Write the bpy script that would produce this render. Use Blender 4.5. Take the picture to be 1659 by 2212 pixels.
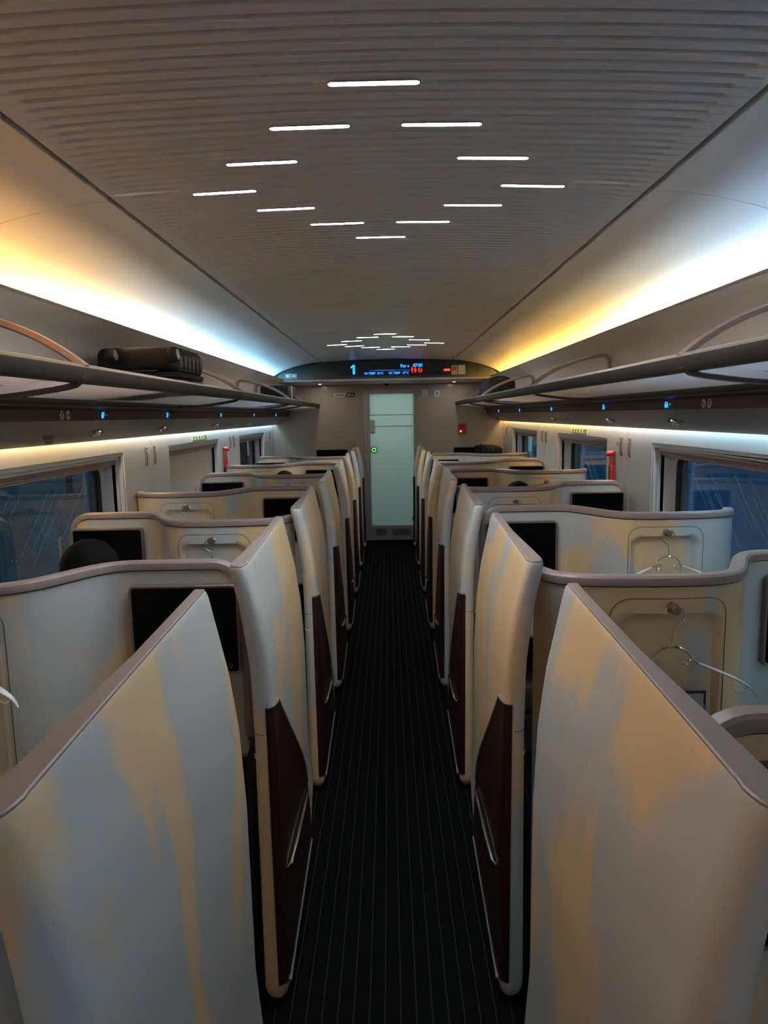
import bpy, bmesh, math, random
from mathutils import Vector, Matrix
random.seed(7)
for o in list(bpy.data.objects): bpy.data.objects.remove(o)
S = bpy.context.scene
COL = S.collection
PI = math.pi

# ------------------------------------------------------------------ camera
cd = bpy.data.cameras.new('camera'); cam = bpy.data.objects.new('camera', cd); COL.objects.link(cam)
cd.sensor_fit = 'HORIZONTAL'; cd.sensor_width = 36.0; cd.lens = 1534.0 * 36.0 / 1659.0
cd.clip_start = 0.02; cd.clip_end = 300
p_, y_, r_ = math.radians(7.779), math.radians(-0.524), math.radians(-1.068)
fw = Vector((math.sin(y_) * math.cos(p_), math.cos(y_) * math.cos(p_), -math.sin(p_)))
rt0 = Vector((math.cos(y_), -math.sin(y_), 0)); up0 = rt0.cross(fw)
rt = rt0 * math.cos(r_) + up0 * math.sin(r_); up = -rt0 * math.sin(r_) + up0 * math.cos(r_)
m = Matrix.Identity(4)
for i in range(3): m[i][0] = rt[i]; m[i][1] = up[i]; m[i][2] = -fw[i]
m.translation = Vector((0.0146, 0, 1.75))
cam.matrix_world = m
S.camera = cam

# ------------------------------------------------------------------ world, light, exposure
W = bpy.data.worlds.new('dusk'); S.world = W; W.use_nodes = True
wn = W.node_tree.nodes; wl = W.node_tree.links; wn.clear()
wo = wn.new('ShaderNodeOutputWorld'); wb = wn.new('ShaderNodeBackground')
wt = wn.new('ShaderNodeTexCoord'); ws = wn.new('ShaderNodeSeparateXYZ'); wr = wn.new('ShaderNodeValToRGB')
wl.new(wt.outputs['Generated'], ws.inputs[0]); wl.new(ws.outputs['Z'], wr.inputs[0])
wr.color_ramp.elements[0].position = 0.0; wr.color_ramp.elements[0].color = (0.13, 0.30, 0.38, 1)
wr.color_ramp.elements[1].position = 0.35; wr.color_ramp.elements[1].color = (0.05, 0.13, 0.20, 1)
wl.new(wr.outputs[0], wb.inputs[0]); wb.inputs[1].default_value = 0.36
wl.new(wb.outputs[0], wo.inputs[0])
S.view_settings.view_transform = 'Standard'; S.view_settings.look = 'None'
S.view_settings.gamma = 1; S.view_settings.use_curve_mapping = False
S.view_settings.exposure = 2.15

COVE_POWER = 12.5      # strips hidden behind the rack backs
SILL_POWER = 8.0       # strips under the rack housing, washing the window walls
SLOT_POWER = 44.0       # slots of the two ceiling diamonds and the added one behind the camera
# colour of the mood lighting along the carriage (y in metres)
COVE_L = [(-4.2, (1.3, .46, .05)), (1.0, (1.2, .46, .06)), (2.6, (1.0, .52, .12)), (3.7, (.85, .68, .42)), (4.8, (.60, .80, .95)), (6.5, (.28, .64, .95)), (9.5, (.24, .58, .95))]
COVE_R = [(-4.2, (.14, .56, 1.3)), (1.8, (.20, .56, 1.15)), (3.0, (.52, .72, .90)), (4.0, (.80, .66, .38)), (5.0, (.82, .48, .11)), (8.2, (.82, .44, .07)), (9.5, (.82, .50, .12))]
SILL_L = [(-4.2, (1, .74, .38)), (3.4, (1, .70, .33)), (4.6, (1, .88, .70)), (6.0, (.70, .88, 1)), (9.5, (.50, .78, 1))]
SILL_R = [(-4.2, (.34, .70, 1)), (3.4, (.45, .78, 1)), (4.6, (1, .93, .85)), (6.0, (1, .70, .33)), (9.5, (1, .65, .26))]

# ------------------------------------------------------------------ materials
def nmat(name):
    mt = bpy.data.materials.new(name); mt.use_nodes = True
    n = mt.node_tree.nodes; l = mt.node_tree.links
    return mt, n, l, n['Principled BSDF']
def pm(name, col, rough=.5, metal=0, bump=0, bscale=200, spec=.5, coat=0, emit=None, es=0, var=0, vscale=3):
    mt, n, l, b = nmat(name)
    b.inputs['Base Color'].default_value = (*col, 1); b.inputs['Roughness'].default_value = rough
    b.inputs['Metallic'].default_value = metal; b.inputs['Specular IOR Level'].default_value = spec
    b.inputs['Coat Weight'].default_value = coat; b.inputs['Coat Roughness'].default_value = .1
    if emit: b.inputs['Emission Color'].default_value = (*emit, 1); b.inputs['Emission Strength'].default_value = es
    tc = n.new('ShaderNodeTexCoord')
    if var:
        nz = n.new('ShaderNodeTexNoise'); nz.inputs['Scale'].default_value = vscale; nz.inputs['Detail'].default_value = 3
        l.new(tc.outputs['Object'], nz.inputs['Vector'])
        mx = n.new('ShaderNodeMixRGB'); mx.inputs[1].default_value = (*[c * (1 - var) for c in col], 1); mx.inputs[2].default_value = (*[min(1, c * (1 + var)) for c in col], 1)
        l.new(nz.outputs[0], mx.inputs[0]); l.new(mx.outputs[0], b.inputs['Base Color'])
    if bump:
        nz = n.new('ShaderNodeTexNoise'); nz.inputs['Scale'].default_value = bscale; nz.inputs['Detail'].default_value = 2
        l.new(tc.outputs['Object'], nz.inputs['Vector'])
        bp = n.new('ShaderNodeBump'); bp.inputs['Strength'].default_value = bump; bp.inputs['Distance'].default_value = .002
        l.new(nz.outputs[0], bp.inputs['Height']); l.new(bp.outputs[0], b.inputs['Normal'])
    return mt
def emat(name, col, st):
    mt = bpy.data.materials.new(name); mt.use_nodes = True; n = mt.node_tree.nodes; n.clear()
    e = n.new('ShaderNodeEmission'); o = n.new('ShaderNodeOutputMaterial'); e.inputs[0].default_value = (*col, 1); e.inputs[1].default_value = st
    mt.node_tree.links.new(e.outputs[0], o.inputs[0]); return mt
def strip_mat(name, stops, st):
    mt = emat(name, (1, 1, 1), st); n = mt.node_tree.nodes; l = mt.node_tree.links
    g = n.new('ShaderNodeNewGeometry'); s = n.new('ShaderNodeSeparateXYZ'); mr = n.new('ShaderNodeMapRange'); r = n.new('ShaderNodeValToRGB')
    a, b = stops[0][0], stops[-1][0]
    mr.inputs[1].default_value = a; mr.inputs[2].default_value = b
    l.new(g.outputs['Position'], s.inputs[0]); l.new(s.outputs['Y'], mr.inputs[0]); l.new(mr.outputs[0], r.inputs[0])
    el = r.color_ramp.elements
    while len(el) < len(stops): el.new(.5)
    for e, (y, c) in zip(el, stops): e.position = (y - a) / (b - a)
    for e, (y, c) in zip(el, stops): e.position = (y - a) / (b - a); e.color = (*c, 1)
    em = [x for x in n if x.type == 'EMISSION'][0]; l.new(r.outputs[0], em.inputs[0]); return mt
def shell_mat():                                   # moulded panels: greige, with warm light painted in as tan noise patches
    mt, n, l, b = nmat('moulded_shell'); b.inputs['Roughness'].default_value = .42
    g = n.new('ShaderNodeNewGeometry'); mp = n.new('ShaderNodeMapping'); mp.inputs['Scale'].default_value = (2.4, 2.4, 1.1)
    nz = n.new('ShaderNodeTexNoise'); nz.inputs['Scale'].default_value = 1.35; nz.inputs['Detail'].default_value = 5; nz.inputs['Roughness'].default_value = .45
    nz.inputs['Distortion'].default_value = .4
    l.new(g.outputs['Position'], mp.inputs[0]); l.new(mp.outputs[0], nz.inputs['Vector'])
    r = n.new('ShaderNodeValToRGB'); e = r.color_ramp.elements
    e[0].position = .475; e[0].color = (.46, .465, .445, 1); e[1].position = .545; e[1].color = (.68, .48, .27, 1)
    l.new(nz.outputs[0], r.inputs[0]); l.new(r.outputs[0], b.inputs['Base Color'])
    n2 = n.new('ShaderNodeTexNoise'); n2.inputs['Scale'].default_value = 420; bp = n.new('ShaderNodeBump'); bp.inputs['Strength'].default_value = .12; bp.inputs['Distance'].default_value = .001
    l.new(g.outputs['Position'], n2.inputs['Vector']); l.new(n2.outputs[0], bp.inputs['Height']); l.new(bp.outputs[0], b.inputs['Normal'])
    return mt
def wood_mat(name, c1, c2, axis=2, rough=.3):
    mt, n, l, b = nmat(name); b.inputs['Roughness'].default_value = rough
    g = n.new('ShaderNodeNewGeometry'); mp = n.new('ShaderNodeMapping'); sc = [40, 40, 40]; sc[axis] = 1.5; mp.inputs['Scale'].default_value = sc
    nz = n.new('ShaderNodeTexNoise'); nz.inputs['Scale'].default_value = 2; nz.inputs['Detail'].default_value = 4
    r = n.new('ShaderNodeValToRGB'); r.color_ramp.elements[0].color = (*c1, 1); r.color_ramp.elements[1].color = (*c2, 1)
    r.color_ramp.elements[0].position = .3; r.color_ramp.elements[1].position = .7
    l.new(g.outputs['Position'], mp.inputs[0]); l.new(mp.outputs[0], nz.inputs['Vector']); l.new(nz.outputs[0], r.inputs[0]); l.new(r.outputs[0], b.inputs['Base Color'])
    return mt
def carpet_mat():
    mt, n, l, b = nmat('striped_carpet'); b.inputs['Roughness'].default_value = .95; b.inputs['Specular IOR Level'].default_value = .0
    g = n.new('ShaderNodeNewGeometry'); s = n.new('ShaderNodeSeparateXYZ'); l.new(g.outputs['Position'], s.inputs[0])
    nz = n.new('ShaderNodeTexNoise'); nz.inputs['Scale'].default_value = 5; l.new(g.outputs['Position'], nz.inputs['Vector'])
    def mth(op, a, bb):
        q = n.new('ShaderNodeMath'); q.operation = op
        for i, v in enumerate((a, bb)):
            if isinstance(v, (int, float)): q.inputs[i].default_value = v
            elif v is not None: l.new(v, q.inputs[i])
        return q.outputs[0]
    x = mth('ADD', s.outputs['X'], mth('MULTIPLY', nz.outputs[0], .006))
    f = mth('FRACT', mth('ADD', mth('DIVIDE', x, .0465), 100), None)
    d = mth('ABSOLUTE', mth('SUBTRACT', f, .5), None)
    line = mth('LESS_THAN', d, .032)
    n2 = n.new('ShaderNodeTexNoise'); n2.inputs['Scale'].default_value = 1; mp = n.new('ShaderNodeMapping'); mp.inputs['Scale'].default_value = (420, 90, 90)
    l.new(g.outputs['Position'], mp.inputs[0]); l.new(mp.outputs[0], n2.inputs['Vector'])
    base = n.new('ShaderNodeMixRGB'); base.inputs[1].default_value = (.002, .0023, .0025, 1); base.inputs[2].default_value = (.010, .0105, .011, 1); l.new(n2.outputs[0], base.inputs[0])
    mx = n.new('ShaderNodeMixRGB'); l.new(line, mx.inputs[0]); l.new(base.outputs[0], mx.inputs[1]); mx.inputs[2].default_value = (.032, .032, .033, 1)
    l.new(mx.outputs[0], b.inputs['Base Color'])
    bp = n.new('ShaderNodeBump'); bp.inputs['Strength'].default_value = .5; bp.inputs['Distance'].default_value = .003; l.new(n2.outputs[0], bp.inputs['Height']); l.new(bp.outputs[0], b.inputs['Normal'])
    return mt
def glass_mat(name, tint, ior=1.5, rough=.0):
    mt = bpy.data.materials.new(name); mt.use_nodes = True; n = mt.node_tree.nodes; l = mt.node_tree.links; n.clear()
    o = n.new('ShaderNodeOutputMaterial'); mx = n.new('ShaderNodeMixShader'); t = n.new('ShaderNodeBsdfTransparent'); g = n.new('ShaderNodeBsdfGlossy'); lw = n.new('ShaderNodeLayerWeight'); pw = n.new('ShaderNodeMath'); fr = n.new('ShaderNodeMath')
    t.inputs[0].default_value = (*tint, 1); g.inputs['Roughness'].default_value = rough; pw.operation = 'POWER'; pw.inputs[1].default_value = 3; l.new(lw.outputs['Facing'], pw.inputs[0]); fr.operation = 'MULTIPLY_ADD'; fr.inputs[1].default_value = .55; fr.inputs[2].default_value = .05; l.new(pw.outputs[0], fr.inputs[0])
    l.new(fr.outputs[0], mx.inputs[0]); l.new(t.outputs[0], mx.inputs[1]); l.new(g.outputs[0], mx.inputs[2]); l.new(mx.outputs[0], o.inputs[0]); return mt
def frost_mat(name, col, trans):
    mt = bpy.data.materials.new(name); mt.use_nodes = True; n = mt.node_tree.nodes; l = mt.node_tree.links; n.clear()
    o = n.new('ShaderNodeOutputMaterial'); mx = n.new('ShaderNodeMixShader'); t = n.new('ShaderNodeBsdfTranslucent'); g = n.new('ShaderNodeBsdfPrincipled')
    t.inputs[0].default_value = (*col, 1); g.inputs['Base Color'].default_value = (*col, 1); g.inputs['Roughness'].default_value = .3
    mx.inputs[0].default_value = trans; l.new(g.outputs[0], mx.inputs[1]); l.new(t.outputs[0], mx.inputs[2]); l.new(mx.outputs[0], o.inputs[0]); return mt

M = dict(
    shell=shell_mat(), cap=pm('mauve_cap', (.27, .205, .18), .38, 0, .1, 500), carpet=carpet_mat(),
    ceil=pm('ceiling_white', (.64, .625, .615), .42, 0, .06, 300, var=.05, vscale=2), side=pm('side_panel_white', (.66, .64, .60), .4, 0, .05, 200, var=.03),
    gap=pm('dark_gap', (.012, .012, .012), .6), wall=pm('wall_panel_grey', (.56, .56, .55), .45, 0, .1, 350, var=.03),
    wallj=pm('wall_joint_pale', (.62, .58, .52), .5), rackm=pm('champagne_metal', (.040, .030, .023), .5, 0, spec=.2), rackl=pm('rail_lip', (.48, .38, .30), .28, .6),
    hoop=pm('rose_metal', (.42, .31, .265), .3, .35), val=pm('rack_back_satin', (.74, .65, .55), .42, 0, var=.05), house=pm('housing_satin', (.23, .215, .20), .38, .25),
    beam=pm('brown_beam', (.085, .06, .055), .4, .3), shelf=frost_mat('frosted_shelf', (.60, .60, .66), .72), stripw=wood_mat('dark_wood_strip', (.030, .014, .007), (.065, .030, .014), 1, .7),
    wood=wood_mat('mahogany', (.014, .004, .003), (.040, .011, .006), 2, .35), chrome=pm('chrome', (.75, .73, .72), .12, 1), steel=pm('satin_steel', (.5, .5, .5), .3, .9),
    bronze=pm('rose_bronze', (.30, .20, .165), .3, .8), screen=pm('black_screen', (.001, .001, .002), .2, spec=.12), frame=pm('screen_frame', (.20, .15, .135), .35, .2),
    white=pm('white_plastic', (.75, .75, .74), .3), blackp=pm('black_polycarbonate', (.009, .009, .010), .42, 0, .15, 400, spec=.35), rubber=pm('black_rubber', (.008, .008, .008), .6),
    greyp=pm('grey_hub', (.35, .34, .33), .4), fabricb=pm('black_fabric', (.010, .010, .011), .85, 0, .5, 350), red=pm('red_plastic', (.55, .02, .015), .35), redd=pm('dark_red', (.20, .01, .01), .5),
    endw=pm('beige_laminate', (.33, .275, .22), .16, 0, var=.05, vscale=2), dframe=pm('door_frame_metal', (.33, .30, .28), .3, .4), dglass=frost_mat('frosted_green_glass', (.60, .72, .69), .30),
    teal=pm('teal_black_gloss', (.001, .028, .032), .14, coat=.3), ledge=pm('pale_ledge', (.52, .46, .44), .35), vest=pm('vestibule_white', (.6, .62, .6), .6),
    blind=pm('pale_blind', (.50, .46, .40), .8, 0, .1, 300), gask=pm('window_gasket', (.006, .007, .008), .5), glass=glass_mat('window_glass', (.74, .84, .90)),
    streak=pm('rain_streak', (.55, .65, .72), .3), skin=pm('skin', (.42, .25, .18), .5), hair=pm('black_hair', (.0035, .0025, .002), .7, 0, 1, 120, spec=.12), shirt=pm('dark_shirt', (.03, .035, .05), .8),
    trou=pm('dark_trousers', (.02, .02, .025), .8), leather=pm('brown_leather', (.055, .032, .018), .5, 0, .2, 200), base=pm('dark_base', (.02, .02, .02), .6),
    lime=pm('exit_label', (.68, .70, .42), .5), ink=pm('ink', (.02, .03, .02), .6), green=pm('label_green', (.03, .35, .12), .5), pict=pm('pictogram_plate', (.42, .36, .30), .4),
    pictd=pm('pictogram_ink', (.02, .012, .01), .5), navy=pm('navy_plate', (.01, .02, .05), .4), silver=pm('silver_plate', (.45, .48, .52), .35, .3), paper=pm('sticker_white', (.62, .62, .62), .5),
    yel=pm('warning_yellow', (.62, .50, .02), .5), bluep=pm('booklet_blue', (.006, .006, .075), .4), bluel=pm('booklet_lightblue', (.03, .22, .50), .4), page=pm('booklet_page', (.40, .38, .42), .5),
    ground=pm('dusk_ground', (.16, .33, .46), .9, var=.35, vscale=.3), verge=pm('verge_grass', (.10, .125, .12), .9, var=.4, vscale=.6), concrete=pm('pale_concrete', (.30, .34, .36), .8), leaf=pm('dark_foliage', (.012, .022, .016), .9, var=.5, vscale=1),
    eb=emat('led_blue', (.01, .21, 1), .75), er=emat('led_red', (1, .02, .015), .55), er2=emat('red_button_glow', (1, .07, .06), .35), eg=emat('led_green', (.04, 1, .15), .6), dot=emat('led_dot_green', (.05, 1, .3), .6),
    slot=emat('slot_light', (.84, .94, 1), SLOT_POWER), down=emat('downlight', (1, .95, .88), 30), bline=emat('blue_line', (.02, .16, .6), .3),
    covel=strip_mat('cove_led_left', COVE_L, COVE_POWER), cover=strip_mat('cove_led_right', COVE_R, COVE_POWER), sill_l=strip_mat('sill_led_left', SILL_L, SILL_POWER), sill_r=strip_mat('sill_led_right', SILL_R, SILL_POWER),
)

# ------------------------------------------------------------------ builders
class MB:
    def __init__(s): s.b = bmesh.new()
    def v(s, p): return s.b.verts.new(p)
    def f(s, vs):
        u = []
        for x in vs:
            if x not in u: u.append(x)
        if len(u) > 2:
            try: return s.b.faces.new(u)
            except ValueError: return None
    def box(s, x0, x1, y0, y1, z0, z1):
        v = [s.v((x, y, z)) for x in (x0, x1) for y in (y0, y1) for z in (z0, z1)]
        for q in ((0, 1, 3, 2), (4, 6, 7, 5), (0, 4, 5, 1), (2, 3, 7, 6), (0, 2, 6, 4), (1, 5, 7, 3)): s.f([v[i] for i in q])
        return s
    def grid(s, rows, closed=False):
        V = [[s.v(p) for p in r] for r in rows]
        for i in range(len(V) - 1):
            n = len(V[i]); 
            for j in range(n if closed else n - 1):
                k = (j + 1) % n; s.f([V[i][j], V[i][k], V[i + 1][k], V[i + 1][j]])
        return V
    def loft(s, loops, caps=True):
        V = s.grid(loops, True)
        if caps: s.f(V[0][::-1]); s.f(V[-1])
        return s
    def prism(s, poly, fn, a, b):                 # poly of 2-D points, fn(u, v, w) -> 3-D
        return s.loft([[fn(u, v, a) for u, v in poly], [fn(u, v, b) for u, v in poly]])
    def tube(s, pts, r, n=8, caps=True, rr=None):
        pts = [Vector(p) for p in pts]; loops = []; pn = None
        for i, p in enumerate(pts):
            t = (pts[min(i + 1, len(pts) - 1)] - pts[max(i - 1, 0)]).normalized()
            if pn is None: a = Vector((0, 0, 1)) if abs(t.z) < .9 else Vector((1, 0, 0)); pn = t.cross(a).normalized()
            else: pn = (pn - t * pn.dot(t)).normalized()
            q = t.cross(pn); rad = rr[i] if rr else r
            loops.append([p + (pn * math.cos(2 * PI * k / n) + q * math.sin(2 * PI * k / n)) * rad for k in range(n)])
        return s.loft(loops, caps)
    def sweep(s, pts, ups, prof, caps=True):      # profile (side, up) carried along a path
        pts = [Vector(p) for p in pts]; loops = []
        for i, p in enumerate(pts):
            t = (pts[min(i + 1, len(pts) - 1)] - pts[max(i - 1, 0)]).normalized(); u = Vector(ups[i]); sd = t.cross(u).normalized(); u = sd.cross(t)
            loops.append([p + sd * a + u * b for a, b in prof])
        return s.loft(loops, caps)
    def lathe(s, prof, c, axis, n=16):            # prof (r, h) about axis through c
        ax = Vector(axis).normalized(); a = Vector((0, 0, 1)) if abs(ax.z) < .9 else Vector((1, 0, 0)); u = ax.cross(a).normalized(); w = ax.cross(u); c = Vector(c)
        return s.loft([[c + ax * h + (u * math.cos(2 * PI * k / n) + w * math.sin(2 * PI * k / n)) * max(r, 1e-5) for k in range(n)] for r, h in prof])
    def build(s, name, mat, parent=None, smooth=True, bevel=0, seg=2, ang=40):
        bmesh.ops.remove_doubles(s.b, verts=s.b.verts, dist=1e-6)
        bmesh.ops.dissolve_degenerate(s.b, edges=s.b.edges, dist=1e-7)
        if bevel:
            es = [e for e in s.b.edges if len(e.link_faces) == 2 and e.calc_face_angle(0) > math.radians(50)]
            bmesh.ops.bevel(s.b, geom=es, offset=bevel, segments=seg, affect='EDGES', profile=.5, clamp_overlap=True)
        bmesh.ops.recalc_face_normals(s.b, faces=s.b.faces)
        me = bpy.data.meshes.new(name)
        if parent:
            off = Vector(wloc(parent))
            for v in s.b.verts: v.co -= off
        s.b.to_mesh(me); s.b.free()
        if isinstance(mat, (list, tuple)):
            for q in mat: me.materials.append(q)
        else: me.materials.append(mat)
        if smooth and len(me.polygons):
            me.polygons.foreach_set('use_smooth', [True] * len(me.polygons))
            me.set_sharp_from_angle(angle=math.radians(ang))
        o = bpy.data.objects.new(name, me); COL.objects.link(o); o.parent = parent
        return o
def wloc(o):
    l = Vector(o.location)
    while o.parent: o = o.parent; l += Vector(o.location)
    return l
def tag(o, label=None, cat=None, group=None, kind=None):
    if label: o['label'] = label
    if cat: o['category'] = cat
    if group: o['group'] = group
    if kind: o['kind'] = kind
    return o
def empty(name, loc, label=None, cat=None, group=None, kind=None):
    o = bpy.data.objects.new(name, None); COL.objects.link(o); o.location = loc; o.empty_display_size = .05
    return tag(o, label, cat, group, kind)
def dup(root, dloc, label=None, group=None):
    def cp(o, par):
        c = o.copy(); COL.objects.link(c); c.parent = par
        for ch in list(o.children): cp(ch, c)
        return c
    r = cp(root, root.parent); r.location = Vector(root.location) + Vector(dloc)
    if label: r['label'] = label
    if group: r['group'] = group
    return r
def rrect(x0, x1, z0, z1, r, n=6, bottom=True):
    P = []
    for cx, cz, a0 in ((x1 - r, z1 - r, 0), (x0 + r, z1 - r, 90), (x0 + r, z0 + r, 180), (x1 - r, z0 + r, 270)):
        if not bottom and a0 >= 180: P.append((x0 if a0 == 180 else x1, z0)); continue
        for k in range(n + 1): a = math.radians(a0 + 90 * k / n); P.append((cx + r * math.cos(a), cz + r * math.sin(a)))
    return P
def crom(P, step):
    P = [Vector(p) for p in P]; out = []
    for i in range(len(P) - 1):
        a = P[max(i - 1, 0)]; b = P[i]; c = P[i + 1]; d = P[min(i + 2, len(P) - 1)]
        n = max(1, int(round((c - b).length / step)))
        for k in range(n):
            t = k / n; out.append(.5 * ((2 * b) + (-a + c) * t + (2 * a - 5 * b + 4 * c - d) * t * t + (-a + 3 * b - 3 * c + d) * t ** 3))
    out.append(P[-1]); return out
def lerp(tab, x):
    if x <= tab[0][0]: return tab[0][1]
    for (a, b), (c, d) in zip(tab, tab[1:]):
        if x <= c: return b + (d - b) * (x - a) / (c - a)
    return tab[-1][1]
def text(name, body, size, M3, loc, mat, parent, ext=.0006, align='CENTER', sx=1, shear=0, bold=0):
    cu = bpy.data.curves.new(name, 'FONT'); cu.body = body; cu.size = size; cu.extrude = ext; cu.align_x = align; cu.align_y = 'CENTER'; cu.shear = shear; cu.resolution_u = 3; cu.offset = bold
    t = bpy.data.objects.new('tmp', cu); COL.objects.link(t)
    dg = bpy.context.evaluated_depsgraph_get(); me = bpy.data.meshes.new_from_object(t.evaluated_get(dg)); bpy.data.objects.remove(t)
    off = Vector(loc) - (wloc(parent) if parent else Vector())
    for v in me.vertices: v.co = M3 @ Vector((v.co.x * sx, v.co.y, v.co.z)) + off
    me.materials.clear(); me.materials.append(mat); me.name = name
    o = bpy.data.objects.new(name, me); COL.objects.link(o); o.parent = parent; return o
def M3(xa, ya, za): return Matrix((xa, ya, za)).transposed()
FRONT = M3((1, 0, 0), (0, 0, 1), (0, -1, 0))          # lettering on a wall that faces the camera
def SIDE(s, tilt=0):                                   # lettering on a side wall that faces the aisle
    return M3((0, -s, 0), (0, 0, 1), (-s, 0, 0))

Y0, YE, PITCH = -4.2, 9.9, 1.222
HW = 1.60
SIDES = ((-1, 'left'), (1, 'right'))
# ================================================================== structure
fl = empty('floor', (0, 4, 0), 'dark grey carpet with thin pale pinstripes along the aisle', None, None, 'structure')
MB().box(-1.75, 1.75, Y0, YE, -.05, 0).build('carpet', M['carpet'], fl, False)

# ---- ceiling
CE = empty('ceiling', (0, 4, 2.45), None, None, None, 'structure')
def zc(x): return 2.443 - .026 * (abs(x) / .82) ** 2
SLOTX = (0, .159, .315, .47, .312, .155, 0)
SLOTY = (1.60, 1.82, 2.047, 2.28, 2.485, 2.69, 2.905)
FARY = (6.27, 6.505, 6.77, 7.05, 7.26, 7.455, 7.70)
GP = .0438
def groove_rows():
    rows = []; y = 1.604
    k0 = int((y - (Y0 + .05)) / GP)
    for k in range(-k0, 1000):
        yy = y + k * GP
        if yy > 6.02: break
        if abs(yy - 1.05) < .03 or abs(yy - 3.56) < .03: continue
        rows.append(yy)
    return rows
slots = []
for ys in (SLOTY,):
    for x, y in zip(SLOTX, ys):
        for sg in ((-1, 1) if x else (1,)): slots += [(sg * x - .005, y), (sg * x - .005, y - 4.75)]
def groove_iv(y):
    cuts = sorted([x for x, sy in slots if abs(sy - y) < GP * .55]); e = .755; iv = []; a = -e
    for c in cuts: iv.append((a, c - .125)); a = c + .125
    iv.append((a, e)); return [(p, q) for p, q in iv if q - p > .05]
def ceiling_centre(ya, yb, name='ceiling_panel'):
    mb = MB(); gw = .020; dep = .014
    def xs_base(): return [-.815 + 1.63 * i / 12 for i in range(13)]
    rows = [g for g in groove_rows() if ya + .012 < g < yb - .012] if yb <= 6.1 else []
    prev = ya
    def flat(y1, y2):
        mb.grid([[(x, y1, zc(x)) for x in xs_base()], [(x, y2, zc(x)) for x in xs_base()]])
    for g in rows:
        flat(prev, g - gw / 2); prev = g + gw / 2
        iv = groove_iv(g); X = set(xs_base())
        for a, b in iv: X |= {a, a + .006, a + .016, b - .016, b - .006, b}
        X = sorted(X)
        def k(x):
            for a, b in iv:
                if a <= x <= b: return min(1, min(x - a, b - x) / .016)
            return 0
        mb.grid([[(x, g + gw * .5 * w, zc(x) + dep * d * k(x)) for x in X] for w, d in ((-1, 0), (-.75, .8), (-.2, 1), (.3, .9), (.7, .35), (1, 0))])
    flat(prev, yb)
    # turned-up rim
    for y in (ya, yb): mb.grid([[(x, y, zc(x)) for x in xs_base()], [(x, y, zc(x) + .02) for x in xs_base()]])
    for x in (-.815, .815): mb.grid([[(x, ya, zc(x)), (x, yb, zc(x))], [(x, ya, zc(x) + .02), (x, yb, zc(x) + .02)]])
    return mb.build(name, M['ceil'], CE, True, ang=35)
for a, b in ((Y0, 1.048), (1.052, 3.558), (3.562, 6.068), (6.072, 9.06)): ceiling_centre(a, b)
MB().box(-1.75, 1.75, Y0, YE, 2.52, 2.56).build('ceiling_backing', M['gap'], CE, False)
SP = [(.835, 2.415), (.9, 2.412), (1.0, 2.398), (1.12, 2.373), (1.22, 2.344), (1.31, 2.312), (1.39, 2.272), (1.46, 2.215), (1.52, 2.14), (1.56, 2.06)]
SP = [tuple(p) for p in crom([(a, b, 0) for a, b in SP], .03)]
for s, sn in SIDES:
    for a, b in ((Y0, 2.287), (2.291, 4.818), (4.822, 7.198), (7.202, 9.06)):
        mb = MB(); mb.grid([[(s * x, a, z) for x, z, _ in SP], [(s * x, b, z) for x, z, _ in SP]])
        for y in (a, b): mb.grid([[(s * x, y, z) for x, z, _ in SP], [(s * x * 1.01, y, z + .02) for x, z, _ in SP]])
        mb.grid([[(s * .835, a, 2.415), (s * .835, b, 2.415)], [(s * .833, a, 2.445), (s * .833, b, 2.445)]])
        mb.build('side_panel', M['side'], CE, True, ang=35)
    MB().box(s * .8, s * .86, Y0, 9.06, 2.455, 2.47).build('dark_joint', M['gap'], CE, False)
    mb = MB(); mb.grid([[(s * (x + .03), Y0, z + .03) for x, z, _ in SP], [(s * (x + .03), 9.06, z + .03) for x, z, _ in SP]]); mb.build('panel_backing', M['gap'], CE)

# ---- ceiling lights (two diamonds, plus an unseen one added to brighten the near panels)
def slot_light(x, y, label):
    z = zc(x); zz = lambda u: zc(x + u); P = [(a, b) for a, b in rrect(-.096, .096, -.0085, .0085, .0084, 5)]
    t = empty('ceiling_light', (x, y, z), label, 'ceiling light', None)
    O_, I_ = rrect(-.0995, .0995, -.012, .012, .0119, 5), rrect(-.0965, .0965, -.009, .009, .0089, 5)
    mb = MB(); mb.grid([[(x + u, y + v, zz(u) + .003) for u, v in O_], [(x + u, y + v, zz(u) - .0026) for u, v in O_], [(x + u, y + v, zz(u) - .0026) for u, v in I_], [(x + u, y + v, zz(u) + .003) for u, v in I_]], True); mb.build('bezel', M['dframe'], t)
    MB().prism(P, lambda u, v, w: (x + u, y + v, zz(u) + w), -.0012, -.0008).build('diffuser', M['slot'], t)
NM = ['at nearest tip', 'just past nearest tip', 'halfway along near edge', 'at widest corner', 'halfway along far edge', 'just before farthest tip', 'at farthest tip']
for dn, ys in (('large near ceiling diamond', SLOTY), ('small far ceiling diamond', FARY), ('added diamond behind camera', [q - 4.75 for q in SLOTY])):
    for i, (x, y) in enumerate(zip(SLOTX, ys)):
        for sg in ((-1, 1) if x else (1,)):
            side = ('' if not x else (' on the left' if sg < 0 else ' on the right'))
            slot_light(sg * x - .005, y, 'white slot %s%s, %s' % (NM[i], side, dn))

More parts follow.
